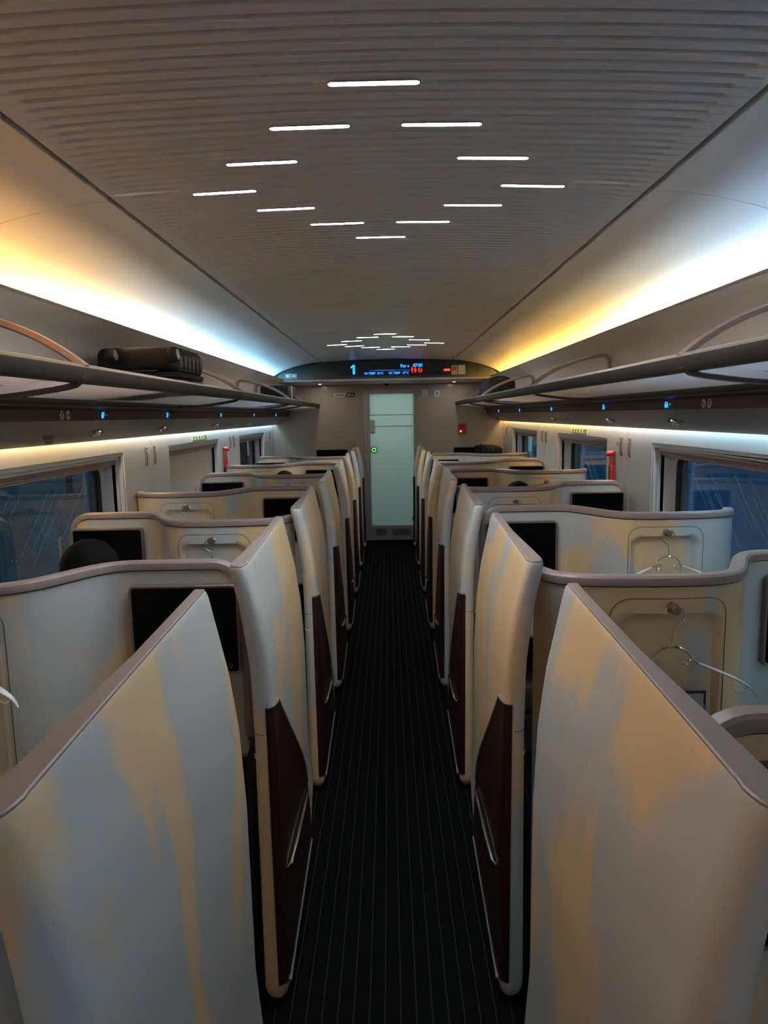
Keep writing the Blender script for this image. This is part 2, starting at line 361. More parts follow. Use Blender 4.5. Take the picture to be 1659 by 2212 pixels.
# ---- side walls with windows
WIN = [(2.62, 4.31), (5.2, 6.76), (7.68, 9.22)]
ZB, ZT = .84, 1.555
MODS = [(Y0, 2.28, None), (2.286, 4.777, 0), (4.783, 7.277, 1), (7.283, 9.9, 2)]
def fring(mb, s, y0, y1, z0, z1, w, xa, xb):
    a, b = s * xa, s * xb
    mb.box(a, b, y0, y1, z1 - w, z1); mb.box(a, b, y0, y1, z0, z0 + w)
    mb.box(a, b, y0, y0 + w, z0 + w, z1 - w); mb.box(a, b, y1 - w, y1, z0 + w, z1 - w)
wi = 0
for s, sn in SIDES:
    WL = empty('wall_' + sn, (s * 1.6, 4, 0), None, None, None, 'structure')
    for a, b, w in MODS:
        mb = MB()
        X0, X1 = s * HW, s * (HW + .02)
        if w is None: mb.box(X0, X1, a, b, 0, 1.9)
        else:
            y0, y1 = WIN[w]
            mb.box(X0, X1, a, y0, 0, 1.9); mb.box(X0, X1, y1, b, 0, 1.9); mb.box(X0, X1, y0, y1, 0, ZB); mb.box(X0, X1, y0, y1, ZT, 1.9)
        mb.build('wall_panel', M['wall'], WL, False)
        if a > 0: MB().box(s * (HW + .002), s * (HW + .012), a - .006, a, 0, 1.9).build('joint_strip', M['wallj'], WL, False)
    MB().box(s * 1.76, s * 1.80, Y0, YE, -.05, ZB - .02).build('outer_skin', M['gap'], WL, False)
    MB().box(s * 1.76, s * 1.80, Y0, YE, 1.53, 2.56).build('outer_skin', M['gap'], WL, False)
    for a, b in ((Y0, 2.66), (4.27, 5.24), (6.72, 7.72), (9.18, YE)): MB().box(s * 1.76, s * 1.80, a, b, ZB - .02, 1.53).build('outer_skin', M['gap'], WL, False)
    for k, (y0, y1) in enumerate(WIN):
        wi += 1
        WE = empty('window_%d' % wi, (s * 1.62, (y0 + y1) / 2, ZB), None, None, None, 'structure')
        mb = MB(); fring(mb, s, y0, y1, ZB, ZT, .022, 1.605, 1.64); mb.build('outer_frame', M['wall'], WE, False, .004)
        mb = MB(); fring(mb, s, y0 + .022, y1 - .022, ZB + .022, ZT - .022, .02, 1.625, 1.665); mb.build('middle_frame', M['wall'], WE, False, .004)
        mb = MB(); fring(mb, s, y0 + .03, y1 - .03, ZB + .03, ZT - .03, .012, 1.64, 1.71); mb.build('inner_frame', M['side'], WE, False, .002)
        mb = MB()                                                        # reveal
        for (pa, pb) in (((y0 + .03, ZB + .03), (y1 - .03, ZB + .03)), ((y1 - .03, ZB + .03), (y1 - .03, ZT - .03)), ((y1 - .03, ZT - .03), (y0 + .03, ZT - .03)), ((y0 + .03, ZT - .03), (y0 + .03, ZB + .03))):
            mb.grid([[(s * 1.64, *pa), (s * 1.64, *pb)], [(s * 1.775, *pa), (s * 1.775, *pb)]])
        mb.build('reveal', M['wall'], WE, False)
        gy0, gy1, gz0, gz1 = y0 + .10, y1 - .10, ZB + .07, 1.485
        inn = rrect(gy0 + .025, gy1 - .025, gz0 + .025, gz1 - .025, .06, 8); out = rrect(gy0 - .075, gy1 + .075, gz0 - .06, gz1 + .055, .005, 8); mid = rrect(gy0, gy1, gz0, gz1, .08, 8)
        mb = MB(); mb.grid([[(s * 1.712, *p) for p in mid], [(s * 1.722, *p) for p in inn], [(s * 1.735, *p) for p in inn]], True); mb.build('gasket', M['gask'], WE)
        mb = MB(); mb.grid([[(s * 1.706, *p) for p in out], [(s * 1.706, *p) for p in mid], [(s * 1.714, *p) for p in mid]], True); mb.build('glass_surround', M['wall'], WE)
        mb = MB(); mb.prism(inn, lambda u, v, w: (s * w, u, v), 1.728, 1.734); mb.build('glass_pane', M['glass'], WE, False)
        # blind cassette with its mouldings
        mb = MB(); mb.box(s * 1.630, s * 1.70, y0 + .045, y1 - .045, 1.492, 1.53)
        mb.build('blind_cassette', M['bronze'], WE, False, .003)
        for q, (zz, rr) in enumerate(((1.488, .006), (1.475, .005))): MB().tube([(s * (1.645 + .012 * q), y0 + .045, zz), (s * (1.645 + .012 * q), y1 - .045, zz)], rr, 8).build('blind_rail', M['hoop'], WE)
        if s < 0 and k == 1: MB().box(s * 1.668, s * 1.676, y0 + .05, y1 - .065, ZB + .05, 1.50).build('blind', M['blind'], WE, False)
        if s < 0 and k == 2: MB().box(s * 1.668, s * 1.676, y0 + .05, y0 + .75, ZB + .05, 1.50).build('blind', M['gask'], WE, False)
        if k == 0 or s > 0:
            mb = MB(); rnd = random.Random(wi)
            for q in range(15 if k == 0 else 9):
                yy = gy0 + .1 + rnd.random() * (gy1 - gy0 - .3); zz = gz1 - .03 - rnd.random() * .15; pts = []
                L = rnd.uniform(.15, .42)
                while L > 0 and zz > gz0 + .04 and yy > gy0 + .04:
                    pts.append((s * 1.7265, yy, zz)); st = rnd.uniform(.015, .045); yy -= st * (1.15 + rnd.uniform(-.35, .35)) ; zz -= st; L -= st
                if len(pts) > 2: mb.tube(pts, .0005, 4)
            for q in range(70):
                yy = rnd.uniform(gy0 + .05, gy1 - .05); zz = rnd.uniform(gz0 + .05, gz1 - .05); mb.tube([(s * 1.7265, yy, zz), (s * 1.7265, yy - .003, zz - .005)], .0009, 4)
            tag(mb.build('rain_streaks', M['streak'], WE), kind='stuff')
    # LED strip washing the wall, tucked between housing and wall
    MB().box(s * 1.572, s * 1.592, Y0, YE - .02, 1.672, 1.676).build('wall_led_strip', M['sill_l'] if s < 0 else M['sill_r'], WL, False)
    MB().box(s * 1.60, s * 1.76, Y0, YE, 1.9, 1.92).build('wall_top', M['gap'], WL, False)

MB().box(-1.75, 1.75, Y0 - .05, Y0, 0, 2.56).build('wall_back', M['endw'], None, False)['kind'] = 'structure'

# ---- end wall, door, vestibule
EW = empty('wall_end', (0, YE, 0), 'glossy beige laminate end wall around the glass door', None, None, 'structure')
MB().box(-1.78, -.335, YE, YE + .05, 0, 2.5).build('wall_panel', M['endw'], EW, False)
MB().box(.375, 1.78, YE, YE + .05, 0, 2.5).build('wall_panel', M['endw'], EW, False)
MB().box(-.335, .375, YE, YE + .05, 2.095, 2.5).build('wall_panel', M['endw'], EW, False)
for x in (-.348, .382): MB().box(x, x + .005, YE - .004, YE, .0, 2.17).build('joint_trim', M['dframe'], EW, False)
MB().box(-1.7, 1.7, 9.02, YE, 2.172, 2.20).build('soffit', M['ledge'], EW, False)
for x in (-.6, .62): MB().box(x, x + .004, 9.07, YE - .01, 2.1705, 2.173).build('soffit_joint', M['gap'], EW, False)
MB().box(-1.42, 1.42, 8.985, 9.03, 2.172, 2.202).build('ledge', M['ledge'], EW, False, .006)
D = empty('door_1', (.02, YE, 0), 'frosted pale green sliding glass door in a metal frame', None, None, 'structure')
mb = MB(); mb.box(-.335, -.25, YE - .01, YE + .04, 0, 2.095); mb.box(.357, .375, YE - .01, YE + .04, 0, 2.095); mb.box(-.25, .357, YE - .01, YE + .04, 2.042, 2.095); mb.box(-.25, .357, YE - .01, YE + .04, 0, .21)
mb.build('door_frame', M['dframe'], D, False, .003)
MB().box(-.25, .357, YE + .005, YE + .013, .21, 2.042).build('glass_pane', M['dglass'], D, False)
for z in (1.75, 1.594): MB().box(-.25, .357, YE + .001, YE + .006, z - .005, z + .005).build('glass_line', M['dframe'], D, False)
MB().lathe([(0, -.012), (.012, -.012), (.02, -.004), (.02, 0)], (-.287, YE - .01, 1.745), (0, 1, 0)).build('door_stop', M['greyp'], D)
mb = MB(); mb.box(-.30, -.275, YE - .016, YE - .01, .95, 1.12); mb.build('grip_recess', M['steel'], D, False, .002)
for a, b in ((-.185, -.045), (.04, .29)):
    mb = MB(); mb.box(a - .01, b + .01, YE - .014, YE - .01, .065, .165); g = mb.build('vent_grille', M['steel'], D, False)
    n = int((b - a) / .0115)
    mb = MB()
    for i in range(n): mb.box(a + i * (b - a) / n, a + (i + .45) * (b - a) / n, YE - .016, YE - .0139, .075, .155)
    tag(mb.build('vent_slots', M['gap'], g, False), kind='stuff')
MB().box(-1.2, 1.2, YE + 1.4, YE + 1.45, 0, 2.5).build('vestibule_wall', M['vest'], EW, False)
mb = MB(); mb.box(-1.2, -1.15, YE + .05, YE + 1.4, 0, 2.5); mb.box(1.15, 1.2, YE + .05, YE + 1.4, 0, 2.5); mb.box(-1.2, 1.2, YE + .05, YE + 1.4, 2.3, 2.5); mb.build('vestibule_shell', M['vest'], EW, False)
MB().box(-1.2, 1.2, YE, YE + 1.4, -.05, -.001).build('vestibule_floor', M['ground'], EW, False)
vl = bpy.data.lights.new('vestibule_lamp', 'AREA'); vl.energy = 12; vl.size = .8; vl.color = (.86, 1, .96); vo = bpy.data.objects.new('vestibule_lamp', vl); COL.objects.link(vo); vo.location = (0, YE + .75, 2.28)

# ================================================================== luggage racks
HOOPY = {-1: (2.26, 4.63, 6.92, 7.9), 1: (2.28, 4.65, 7.08, 8.42)}
VAL = [(1.300, 2.209), (1.308, 2.210), (1.316, 2.203), (1.335, 2.187), (1.385, 2.155), (1.43, 2.118), (1.458, 2.065), (1.470, 1.99), (1.468, 1.89)]
VAL = [tuple(p) for p in crom([(a, b, 0) for a, b in VAL], .02)]
for s, sn in SIDES:
    R = empty('luggage_rack', (s * 1.2, 4, 1.85), 'long %s overhead luggage rack with frosted glass shelf and rose metal hoops' % sn, 'luggage rack')
    for a, b in ((Y0, 2.287), (2.291, 4.818), (4.822, 7.198), (7.202, YE - .01)):
        mb = MB(); mb.grid([[(s * x, a, z) for x, z, _ in VAL], [(s * x, b, z) for x, z, _ in VAL]]); mb.grid([[(s * (x + .012), a, z + .012) for x, z, _ in VAL], [(s * (x + .012), b, z + .012) for x, z, _ in VAL]])
        for y in (a, b): mb.grid([[(s * x, y, z) for x, z, _ in VAL], [(s * (x + .012), y, z + .012) for x, z, _ in VAL]])
        mb.build('back_panel', M['val'], R)
    # front rail: champagne body with a paler lip
    prof = [(.928, 1.909), (.930, 1.918), (.945, 1.920), (.958, 1.912), (.965, 1.897), (.99, 1.888), (.985, 1.868), (.948, 1.868), (.940, 1.872), (.933, 1.888)]
    mb = MB(); mb.prism(prof, lambda u, v, w: (s * u, w, v), Y0, YE - .01); mb.build('front_rail', M['rackm'], R, True, ang=50)
    MB().prism([(.929, 1.913), (.930, 1.922), (.938, 1.925), (.952, 1.922), (.956, 1.916)], lambda u, v, w: (s * u, w, v), Y0, YE - .01).build('rail_lip', M['rackl'], R)
    # shelf glass pieces between the beams
    ys = [Y0] + list(HOOPY[s]) + [YE - .01]
    for a, b in zip(ys, ys[1:]):
        mb = MB(); mb.grid([[(s * .985, a + .012, 1.882), (s * 1.16, a + .012, 1.868), (s * 1.335, a + .012, 1.852), (s * 1.46, a + .012, 1.85)], [(s * .985, b - .012, 1.882), (s * 1.16, b - .012, 1.868), (s * 1.335, b - .012, 1.852), (s * 1.46, b - .012, 1.85)]])
        mb.build('shelf_glass', M['shelf'], R, False)
    for y in HOOPY[s]:
        P = crom([(s * .935, y, 1.912), (s * .941, y, 1.882), (s * .97, y, 1.862), (s * 1.06, y, 1.846), (s * 1.2, y, 1.830), (s * 1.34, y, 1.826)], .03)
        mb = MB(); mb.sweep(P, [(0, 1, 0)] * len(P), [(-.006, -.02), (.006, -.02), (.010, -.008), (.006, .0), (.010, .008), (.006, .02), (-.006, .02)]); mb.build('support_beam', M['beam'], R)
        P = crom([(s * .932, y, 1.914), (s * 1.0, y, 1.965), (s * 1.08, y, 2.012), (s * 1.17, y, 2.050), (s * 1.26, y, 2.078), (s * 1.36, y, 2.098), (s * 1.41, y, 2.100), (s * 1.43, y, 2.085), (s * 1.435, y, 2.02), (s * 1.44, y, 1.90)], .03)
        mb = MB(); mb.sweep(P, [(0, 1, 0)] * len(P), [(-.011, -.014), (.006, -.016), (.012, -.008), (.007, 0), (.012, .008), (.006, .016), (-.011, .014)]); mb.build('divider_hoop', M['hoop'], R)
    # mouldings between shelf and seat-number strip
    for (xa, za, xb, zb, mt) in ((1.325, 1.836, 1.335, 1.822, 'beam'), (1.332, 1.822, 1.345, 1.812, 'rackm'), (1.342, 1.812, 1.352, 1.806, 'beam'), (1.350, 1.807, 1.366, 1.796, 'rackm')):
        MB().prism([(xa, za), (xb, zb), (xb + .03, zb), (xb + .03, za + .004), (xa, za + .004)], lambda u, v, w: (s * u, w, v), Y0, YE - .01).build('moulding', M[mt], R, False)
    MB().prism([(1.365, 1.750), (1.365, 1.796), (1.385, 1.796), (1.385, 1.745)], lambda u, v, w: (s * u, w, v), Y0, YE - .01).build('wood_strip', M['stripw'], R, False)
    HP = crom([(1.366, 1.750, 0), (1.40, 1.722, 0), (1.45, 1.690, 0), (1.50, 1.663, 0), (1.545, 1.643, 0), (1.556, 1.640, 0), (1.560, 1.648, 0), (1.556, 1.668, 0), (1.50, 1.71, 0)], .02)
    mb = MB(); mb.grid([[(s * p.x, Y0, p.y) for p in HP], [(s * p.x, YE - .01, p.y) for p in HP]]); mb.build('light_housing', M['house'], R)
    MB().box(s * 1.50, s * 1.60, Y0, YE - .01, 1.70, 1.72).build('housing_top', M['house'], R, False)
    mb = MB(); mb.box(s * 1.392, s * 1.414, Y0, YE - .02, 2.172, 2.177); mb.build('cove_led_strip', M['covel'] if s < 0 else M['cover'], R, False)
    # speaker grille (left) / smooth plate (right) beside the first lamp
    if s < 0:
        mb = MB()
        for i in range(8): mb.box(-1.462 + .003 * 0, -1.455, 3.03 + i * .004, 3.115 - i * .002, 1.678 - i * .0045 + .004, 1.680 - i * .0045 + .004)
        mb.build('speaker_slots', M['beam'], R, False)
    # seat numbers
    lab = ['6', '7', '8', '9', '10']; yl = (3.446, 4.453, 5.88, 7.327, 8.75) if s < 0 else (3.497, 4.517, 5.959, 7.407, 8.81)
    for q, (tx, y) in enumerate(zip(lab, yl)):
        tx += 'F' if s < 0 else 'A'
        t = empty('seat_number', (s * 1.364, y, 1.773), 'glowing blue seat number %s on the %s dark wood strip' % (tx, sn), 'sign', None)
        text('digits', tx, .040, SIDE(s), (s * 1.3635, y, 1.772), M['eb'], t, .001, sx=.92, shear=.15 * (1 if s < 0 else 0), bold=.0006)
        MB().lathe([(0, -.001), (.0022, -.001), (.0022, .001)], (s * 1.3635, y + (.045 if s < 0 else -.045), 1.776), (-s, 0, 0), 8).build('status_light', M['er'] if s < 0 else M['dot'] if q == 0 else M['er'], t)
    # pictograms: two round plates
    yp = (3.014, 3.075) if s < 0 else (3.03, 3.088)
    for q, y in enumerate(yp):
        arrow = (q == 1) if s < 0 else (q == 1)
        t = empty('pictogram', (s * 1.364, y, 1.774), 'round pale plate with %s on the %s wood strip' % ('an arrow' if arrow else 'crossed cutlery', sn), 'sign')
        MB().lathe([(0, -.0012), (.0195, -.0012), (.0195, .001)], (s * 1.3645, y, 1.774), (-s, 0, 0), 20).build('plate', M['pict'], t)
        mb = MB(); xx = s * 1.3628
        def bar(a, b, w): mb.tube([(xx, y + a[0], 1.774 + a[1]), (xx, y + b[0], 1.774 + b[1])], w, 5)
        if arrow:
            d = 1 if s < 0 else 1
            bar((-.012, 0), (.010, 0), .0018); bar((.011, 0), (.001, .009), .0018); bar((.011, 0), (.001, -.009), .0018)
        else:
            bar((-.010, -.012), (.010, .012), .0013); bar((.010, -.012), (-.010, .012), .0013); bar((-.012, .009), (-.008, .013), .0022); bar((.009, .010), (.012, .012), .002)
        mb.build('symbol', M['pictd'], t)
    # reading lamps on the sloping face of the housing
    yr = (3.56, 4.607, 6.03, 7.565, 9.1) if s < 0 else (3.591, 4.655, 6.23, 7.667, 9.05)
    nrm = Vector((-s * .53, 0, -.85)).normalized(); tan = Vector((s * .85, 0, -.53)).normalized(); yv = Vector((0, 1, 0))
    OR = ['nearest', 'second', 'third', 'fourth', 'farthest']
    lamp0 = None
    for q, y in enumerate(yr):
        lb = '%s chrome reading lamp in the underside of the %s luggage rack' % (OR[q], sn)
        if lamp0 is None:
            c = Vector((s * 1.45, y, 1.690)); lamp0 = empty('reading_lamp', c, lb, 'reading lamp')
            def leaf(w, h, n=24):
                return [(w * math.cos(2 * PI * k / n) * (1 if abs(math.cos(2 * PI * k / n)) < .95 else 1.06), h * math.sin(2 * PI * k / n) * (1 - .35 * abs(math.cos(2 * PI * k / n)))) for k in range(n)]
            def P3(u, v, w): return c + yv * u + tan * v + nrm * w
            mb = MB(); mb.loft([[P3(u * f, v * f, w) for u, v in leaf(.105, .036)] for f, w in ((1, -.004), (1, .002), (.93, .004), (.80, -.0005), (.3, -.006))]); mb.build('bezel', M['bronze'], lamp0)
            MB().lathe([(0, -.01), (.020, -.006), (.024, .002), (.021, .010), (.012, .013), (0, .0135)], c + yv * .01, nrm, 18).build('lamp_head', M['chrome'], lamp0)
            MB().lathe([(.008, 0), (.008, .003), (0, .0035)], c - yv * .065 + nrm * .001, nrm, 12).build('switch', M['chrome'], lamp0)
            ly = y
        else: dup(lamp0, (0, y - ly, 0), lb)

# ================================================================== seat suites
def x_near(z): return lerp([(0, .310), (.1, .313), (.97, .320), (1.06, .323), (1.20, .342), (1.34, .380)], z)
def x_near_i(z): return lerp([(0, .388), (.85, .386), (1.05, .390), (1.22, .410), (1.34, .436)], z)
def x_far(z): return lerp([(0, .322), (.1, .332), (.35, .351), (.8, .354), (1.0, .364), (1.14, .382), (1.34, .424)], z)
LEN = .975
def x_out(u, z): return x_near(z) + (x_far(z) - x_near(z)) * min(1, max(0, u / LEN)) ** .9
ZTOP = 1.345
NEAR = [(0, .044), (.03, .027), (.09, .013), (.18, .004), (.30, .0005), (.45, .0), (.65, .0), (.82, .006), (.93, .018), (1.0, .042)]
def contour(zf, ins, N=14):                        # closed plan outline; zf(u) gives the height, ins the inset
    pts = []
    for k in range(N + 1):
        u = LEN - (LEN - .06) * k / N; pts.append((x_out(u, zf(u)) + ins, u - (ins if k == 0 else 0), zf(u)))
    z = zf(0); xo, xi = x_out(.03, z) + ins, x_near_i(z) - ins; w = xi - xo
    for fx, u in NEAR: pts.append((xo + w * fx, u + ins, z))
    for k in range(1, N + 1):
        u = .042 + (LEN - .042) * k / N; z = zf(u); th0 = x_near_i(z) - x_near(z); th = th0 + (.034 - th0) * min(1, u / .5); pts.append((x_out(u, z) + th - ins, u - (ins if k == N else 0), z))
    return pts
def aisle_panel(s, yb, label, length=LEN, grp=None):
    t = empty('aisle_panel', (s * .37, yb, 0), label, 'partition', grp)
    k = length / LEN
    def W3(P): return [(s * a, yb + u * k, z) for a, u, z in P]
    def zbt(u): return .022 + (max(0, u - .62) / .36) ** 1.3 * .13
    T = [(0, .026), (.006, .014), (.014, .006), (.03, 0)] + [(q / 24, 0) for q in range(1, 24)] + [(.985, 0), (.993, .001), (.998, .0025), (1, .004)]
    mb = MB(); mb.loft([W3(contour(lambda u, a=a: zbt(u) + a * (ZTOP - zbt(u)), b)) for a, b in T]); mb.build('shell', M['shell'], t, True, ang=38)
    mb = MB(); mb.loft([W3(contour(lambda u, z=z: z, b)) for z, b in ((ZTOP - .002, .0045), (ZTOP + .003, .0045), (ZTOP + .005, .007))]); mb.build('top_strip', M['cap'], t, True, ang=30)
    # wood inlay, wrapped around the front corner of the post
    ymax = lambda z: lerp([(.085, .73), (.12, .755), (.2, .78), (.30, .785), (.36, .765), (.42, .715), (.50, .625), (.90, .115), (.925, .085), (.945, .055)], z)
    zs = [.085, .11, .15, .2, .25, .3, .33, .36, .39, .42, .45, .48, .52, .56, .60, .65, .7, .75, .8, .85, .89, .91, .925, .935, .943]
    def lp(z):
        b = ymax(z); xo = x_out(.03, z); w = x_near_i(z) - xo
        fr = [(xo + w * fx, u) for fx, u in [(.33, .0), (.30, .0005)] + NEAR[3::-1]]
        U = [.052 + (b - .052) * i / 10 for i in range(1, 11)]
        o = [(a - (.003 if q > 2 else 0), c - (.004 if q < 5 else .001)) for q, (a, c) in enumerate(fr)] + [(x_out(u, z) - .005, u) for u in U]
        n = [(a + .006, c + .006) for a, c in fr] + [(x_out(u, z) + .004, u) for u in U]
        return [(s * a, yb + u * k, z) for a, u in o + n[::-1]]
    mb = MB(); mb.loft([lp(z) for z in zs]); mb.build('wood_inlay', M['wood'], t, True, ang=30)
    xo_ = x_out(.03, .945); w_ = x_near_i(.945) - xo_
    P = [(s * (xo_ + w_ * fx - .003), yb + u * k - .003, .947) for fx, u in [(.32, .0)] + NEAR[3::-1]] + [(s * (x_out(u, z) - .004), yb + u * k, z + .003) for u, z in ((.062, .943), (.085, .926), (.115, .901), (.25, .795), (.38, .693), (.5, .600), (.625, .501), (.715, .42), (.765, .36), (.784, .30))]
    MB().tube(P, .0055, 6).build('inlay_trim', M['house'], t)
    P = [(s * (x_out(u, .08) - .004), yb + u * k, z) for u, z in ((.02, .082), (.3, .082), (.6, .082), (.73, .084))]
    MB().tube(P, .005, 6).build('inlay_trim', M['house'], t)
    # slender chrome pull
    P = [(s * (x_out(u, z) - .006 - o), yb + u * k, z) for u, z, o in ((.07, .412, 0), (.10, .407, .008), (.25, .382, .011), (.45, .350, .011), (.62, .320, .009), (.69, .308, .005), (.72, .303, 0))]
    mb = MB(); mb.tube(P, .006, 8, rr=[.002, .0065, .0095, .010, .009, .006, .002]); mb.build('pull_handle', M['chrome'], t)
    # service cover joints on the rounded post
    for z, mt in ((.865, 'gap'), (.79, 'white')):
        mb = MB(); mb.tube([(s * .389, yb + .040, z), (s * .381, yb + .014, z), (s * .370, yb + .002, z), (s * .352, yb - .0006, z)], .0011, 5); mb.build('cover_joint', M[mt], t)
    MB().box(s * .345, s * .372, yb + .06 * k, yb + .55 * k, 0, .03).build('foot', M['base'], t, False)
    return t
ORD = ['nearest', 'second', 'third', 'fourth', 'fifth', 'sixth', 'seventh', 'eighth']
YB0 = 1.89
for s, sn in SIDES:
    p0 = aisle_panel(s, YB0 - PITCH, 'large cream aisle panel filling the lower %s corner, nearest the camera' % sn)
    for k in range(0, 6): dup(p0, (0, PITCH * (k + 1), 0), '%s curved cream aisle panel with dark wood inlay on the %s, counting from the camera' % (ORD[k + 1], sn))
    aisle_panel(s, YB0 + PITCH * 6, 'short farthest aisle panel beside the glass door on the %s' % sn, .60)

PLAN = [(.452, .175), (.478, .115), (.525, .078), (.60, .058), (.70, .049), (.78, .046), (.88, .050), (.945, .068), (.995, .105), (1.03, .155), (1.065, .22), (1.10, .285), (1.14, .335), (1.19, .360), (1.26, .366), (1.40, .366), (1.56, .366)]
MIR = 2.035
def mx(typ, x): return x if typ == 'A' else MIR - x
TH = .036
def sdf_rr(x, z, x0, x1, z0, z1, r):
    cx, cz, hx, hz = (x0 + x1) / 2, (z0 + z1) / 2, (x1 - x0) / 2 - r, (z1 - z0) / 2 - r
    dx, dz = abs(x - cx) - hx, abs(z - cz) - hz
    return math.hypot(max(dx, 0), max(dz, 0)) + min(max(dx, dz), 0) - r
def partition(s, typ, yb, label):
    t = empty('seat_partition', (s * 1.0, yb, 0), label, 'partition')
    C = crom([(a, b, 0) for a, b in PLAN], .013); n = len(C)
    nr = []
    for i in range(n):
        tg = (C[min(i + 1, n - 1)] - C[max(i - 1, 0)]).normalized(); nr.append(Vector((tg.y, -tg.x, 0)))     # points towards the camera side
    R = .085
    def ztop(x):
        e = 1.56 - x
        return 1.270 if e >= R else 1.270 - (R - math.sqrt(max(0, R * R - (R - e) ** 2))) * .95
    zr = [.0, .3, .62] + [.64 + .0131 * j for j in range(49)]
    top = 1.270
    fr, bk = [], []
    for i, p in enumerate(C):
        zb = 0 if p.x < 1.13 else .64; zt = ztop(p.x); a, b = [], []
        for z in zr:
            q = max(zb, min(z, zt)) if z < 1.268 else zt
            d = sdf_rr(p.x, q, .632, .938, .70, 1.190, .055)
            w = min(1, max(0, -d / .018)); w = w * w * (3 - 2 * w)
            f = p + nr[i] * (TH / 2 - .020 * w); g = p - nr[i] * TH / 2
            a.append((s * mx(typ, f.x), yb + f.y, q)); b.append((s * mx(typ, g.x), yb + g.y, q))
        fr.append(a); bk.append(b)
    loops = [fr[i] + bk[i][::-1] for i in range(n)]
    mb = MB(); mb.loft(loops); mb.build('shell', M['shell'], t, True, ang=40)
    # cap: sweep over the top and down the rounded end
    P, U = [], []
    for i, p in enumerate(C):
        z = ztop(p.x) + .012
        if p.x > 1.56 - R * .02: continue
        P.append((s * mx(typ, p.x), yb + p.y, z))
    x = mx(typ, 1.572 if typ == 'A' else 1.572)
    for z in (1.17, 1.12, 1.0, .85, .7): P.append((s * mx(typ, 1.568), yb + .366, z))
    for i in range(len(P)):
        tg = (Vector(P[min(i + 1, len(P) - 1)]) - Vector(P[max(i - 1, 0)])).normalized()
        pn = Vector((tg.y, -tg.x, 0))
        if pn.length < .3: pn = Vector((0, 1, 0)) * (-1)
        pn.normalize(); u = tg.cross(pn); u = u if (u.z > 0 or abs(tg.z) > .8) else -u
        if abs(tg.z) > .8: u = Vector((s * (1 if typ == 'A' else -1), 0, 0))
        U.append(u)
    w = .024
    mb = MB(); mb.sweep(P, U, [(-w, -.013), (w, -.013), (w + .001, -.004), (w - .002, .008), (w - .009, .014), (-w + .009, .014), (-w + .002, .008), (-w - .001, -.004)]); mb.build('cap', M['cap'], t, True, ang=30)
    mb = MB(); Q = [(a, b, c - .0150) for a, b, c in P]; mb.sweep(Q, U, [(-w + .004, -.002), (w - .004, -.002), (w - .004, .002), (-w + .004, .002)]); mb.build('cap_gasket', M['rubber'], t)
    # service panel joint around the recess
    yf = yb + .046 - TH / 2 - .0004
    def yat(x):
        for i in range(n - 1):
            if C[i].x <= x <= C[i + 1].x: return yb + C[i].y + (C[i + 1].y - C[i].y) * (x - C[i].x) / (C[i + 1].x - C[i].x) - TH / 2 * math.hypot(1, (C[i + 1].y - C[i].y) / (C[i + 1].x - C[i].x))
        return yf
    J = [(.950, .70)] + rrect(.620, .950, .70, 1.232, .055, 8, False)[0:9] + rrect(.620, .950, .70, 1.232, .055, 8, False)[9:18] + [(.620, .70)]
    J2 = []
    for (a, b), (c, d) in zip(J, J[1:]):
        m_ = max(1, int(math.hypot(c - a, d - b) / .03))
        for q in range(m_): J2.append((a + (c - a) * q / m_, b + (d - b) * q / m_))
    J2.append(J[-1])
    mb = MB(); mb.tube([(s * mx(typ, a), yat(a) - .0003, b) for a, b in J2], .0009, 5); mb.build('panel_joint', M['gap'], t)
    # coat knob
    kx, kz = s * mx(typ, .789), 1.207
    MB().lathe([(.016, 0), (.016, .004), (.008, .006), (.0075, .030), (.0125, .031), (.0135, .036), (.0115, .040), (0, .041)], (kx, yat(.789) + .001, kz), (0, -1, 0), 18).build('coat_knob', M['bronze'], t)
    # screen
    xa, xb = sorted((s * mx(typ, 1.205), s * mx(typ, 1.558))); ys = yb + .366 - TH / 2
    mb = MB(); O = rrect(xa, xb, .925, 1.222, .018, 5); I = rrect(xa + .008, xb - .008, .933, 1.213, .011, 5)
    mb.grid([[(u, ys + .002, v) for u, v in O], [(u, ys - .024, v) for u, v in O], [(u, ys - .028, v) for u, v in rrect(xa + .003, xb - .003, .928, 1.219, .015, 5)], [(u, ys - .027, v) for u, v in I], [(u, ys - .020, v) for u, v in I]], True)
    fo = mb.build('screen_frame', M['frame'], t)
    MB().prism(rrect(xa + .007, xb - .007, .932, 1.214, .010, 4), lambda u, v, w: (u, w, v), ys - .022, ys - .012).build('screen_glass', M['screen'], fo, False)
    bx = xb - .035 if typ == 'B' and s < 0 or typ == 'A' and s > 0 else xb - .04
    mb = MB(); mb.tube([(bx + .0055 * math.sin(a), ys - .0225, .953 + .0055 * math.cos(a)) for a in [2 * PI * k / 14 for k in range(15)]], .0007, 4, False); mb.tube([(bx, ys - .0225, .9475), (bx, ys - .0225, .942)], .0007, 4); mb.build('power_symbol', M['greyp'], fo)
    # foot well under the screen
    wa, wb = sorted((s * mx(typ, 1.15), s * mx(typ, 1.555)))
    mb = MB(); mb.box(wa, wb, yb + .352, yb + .384, .625, .645); mb.build('lower_trim', M['cap'], t, False)
    mb = MB(); mb.box(wa, wa + .01, yb + .384, yb + .80, 0, .63); mb.box(wb - .01, wb, yb + .384, yb + .80, 0, .63); mb.box(wa, wb, yb + .79, yb + .80, 0, .63); mb.box(wa, wb, yb + .384, yb + .80, .62, .63); mb.build('foot_well', M['base'], t, False)
    MB().box(wa + .02, wb - .02, yb + .40, yb + .78, .20, .36).build('foot_rest', M['leather'], t, True, .03, 3)
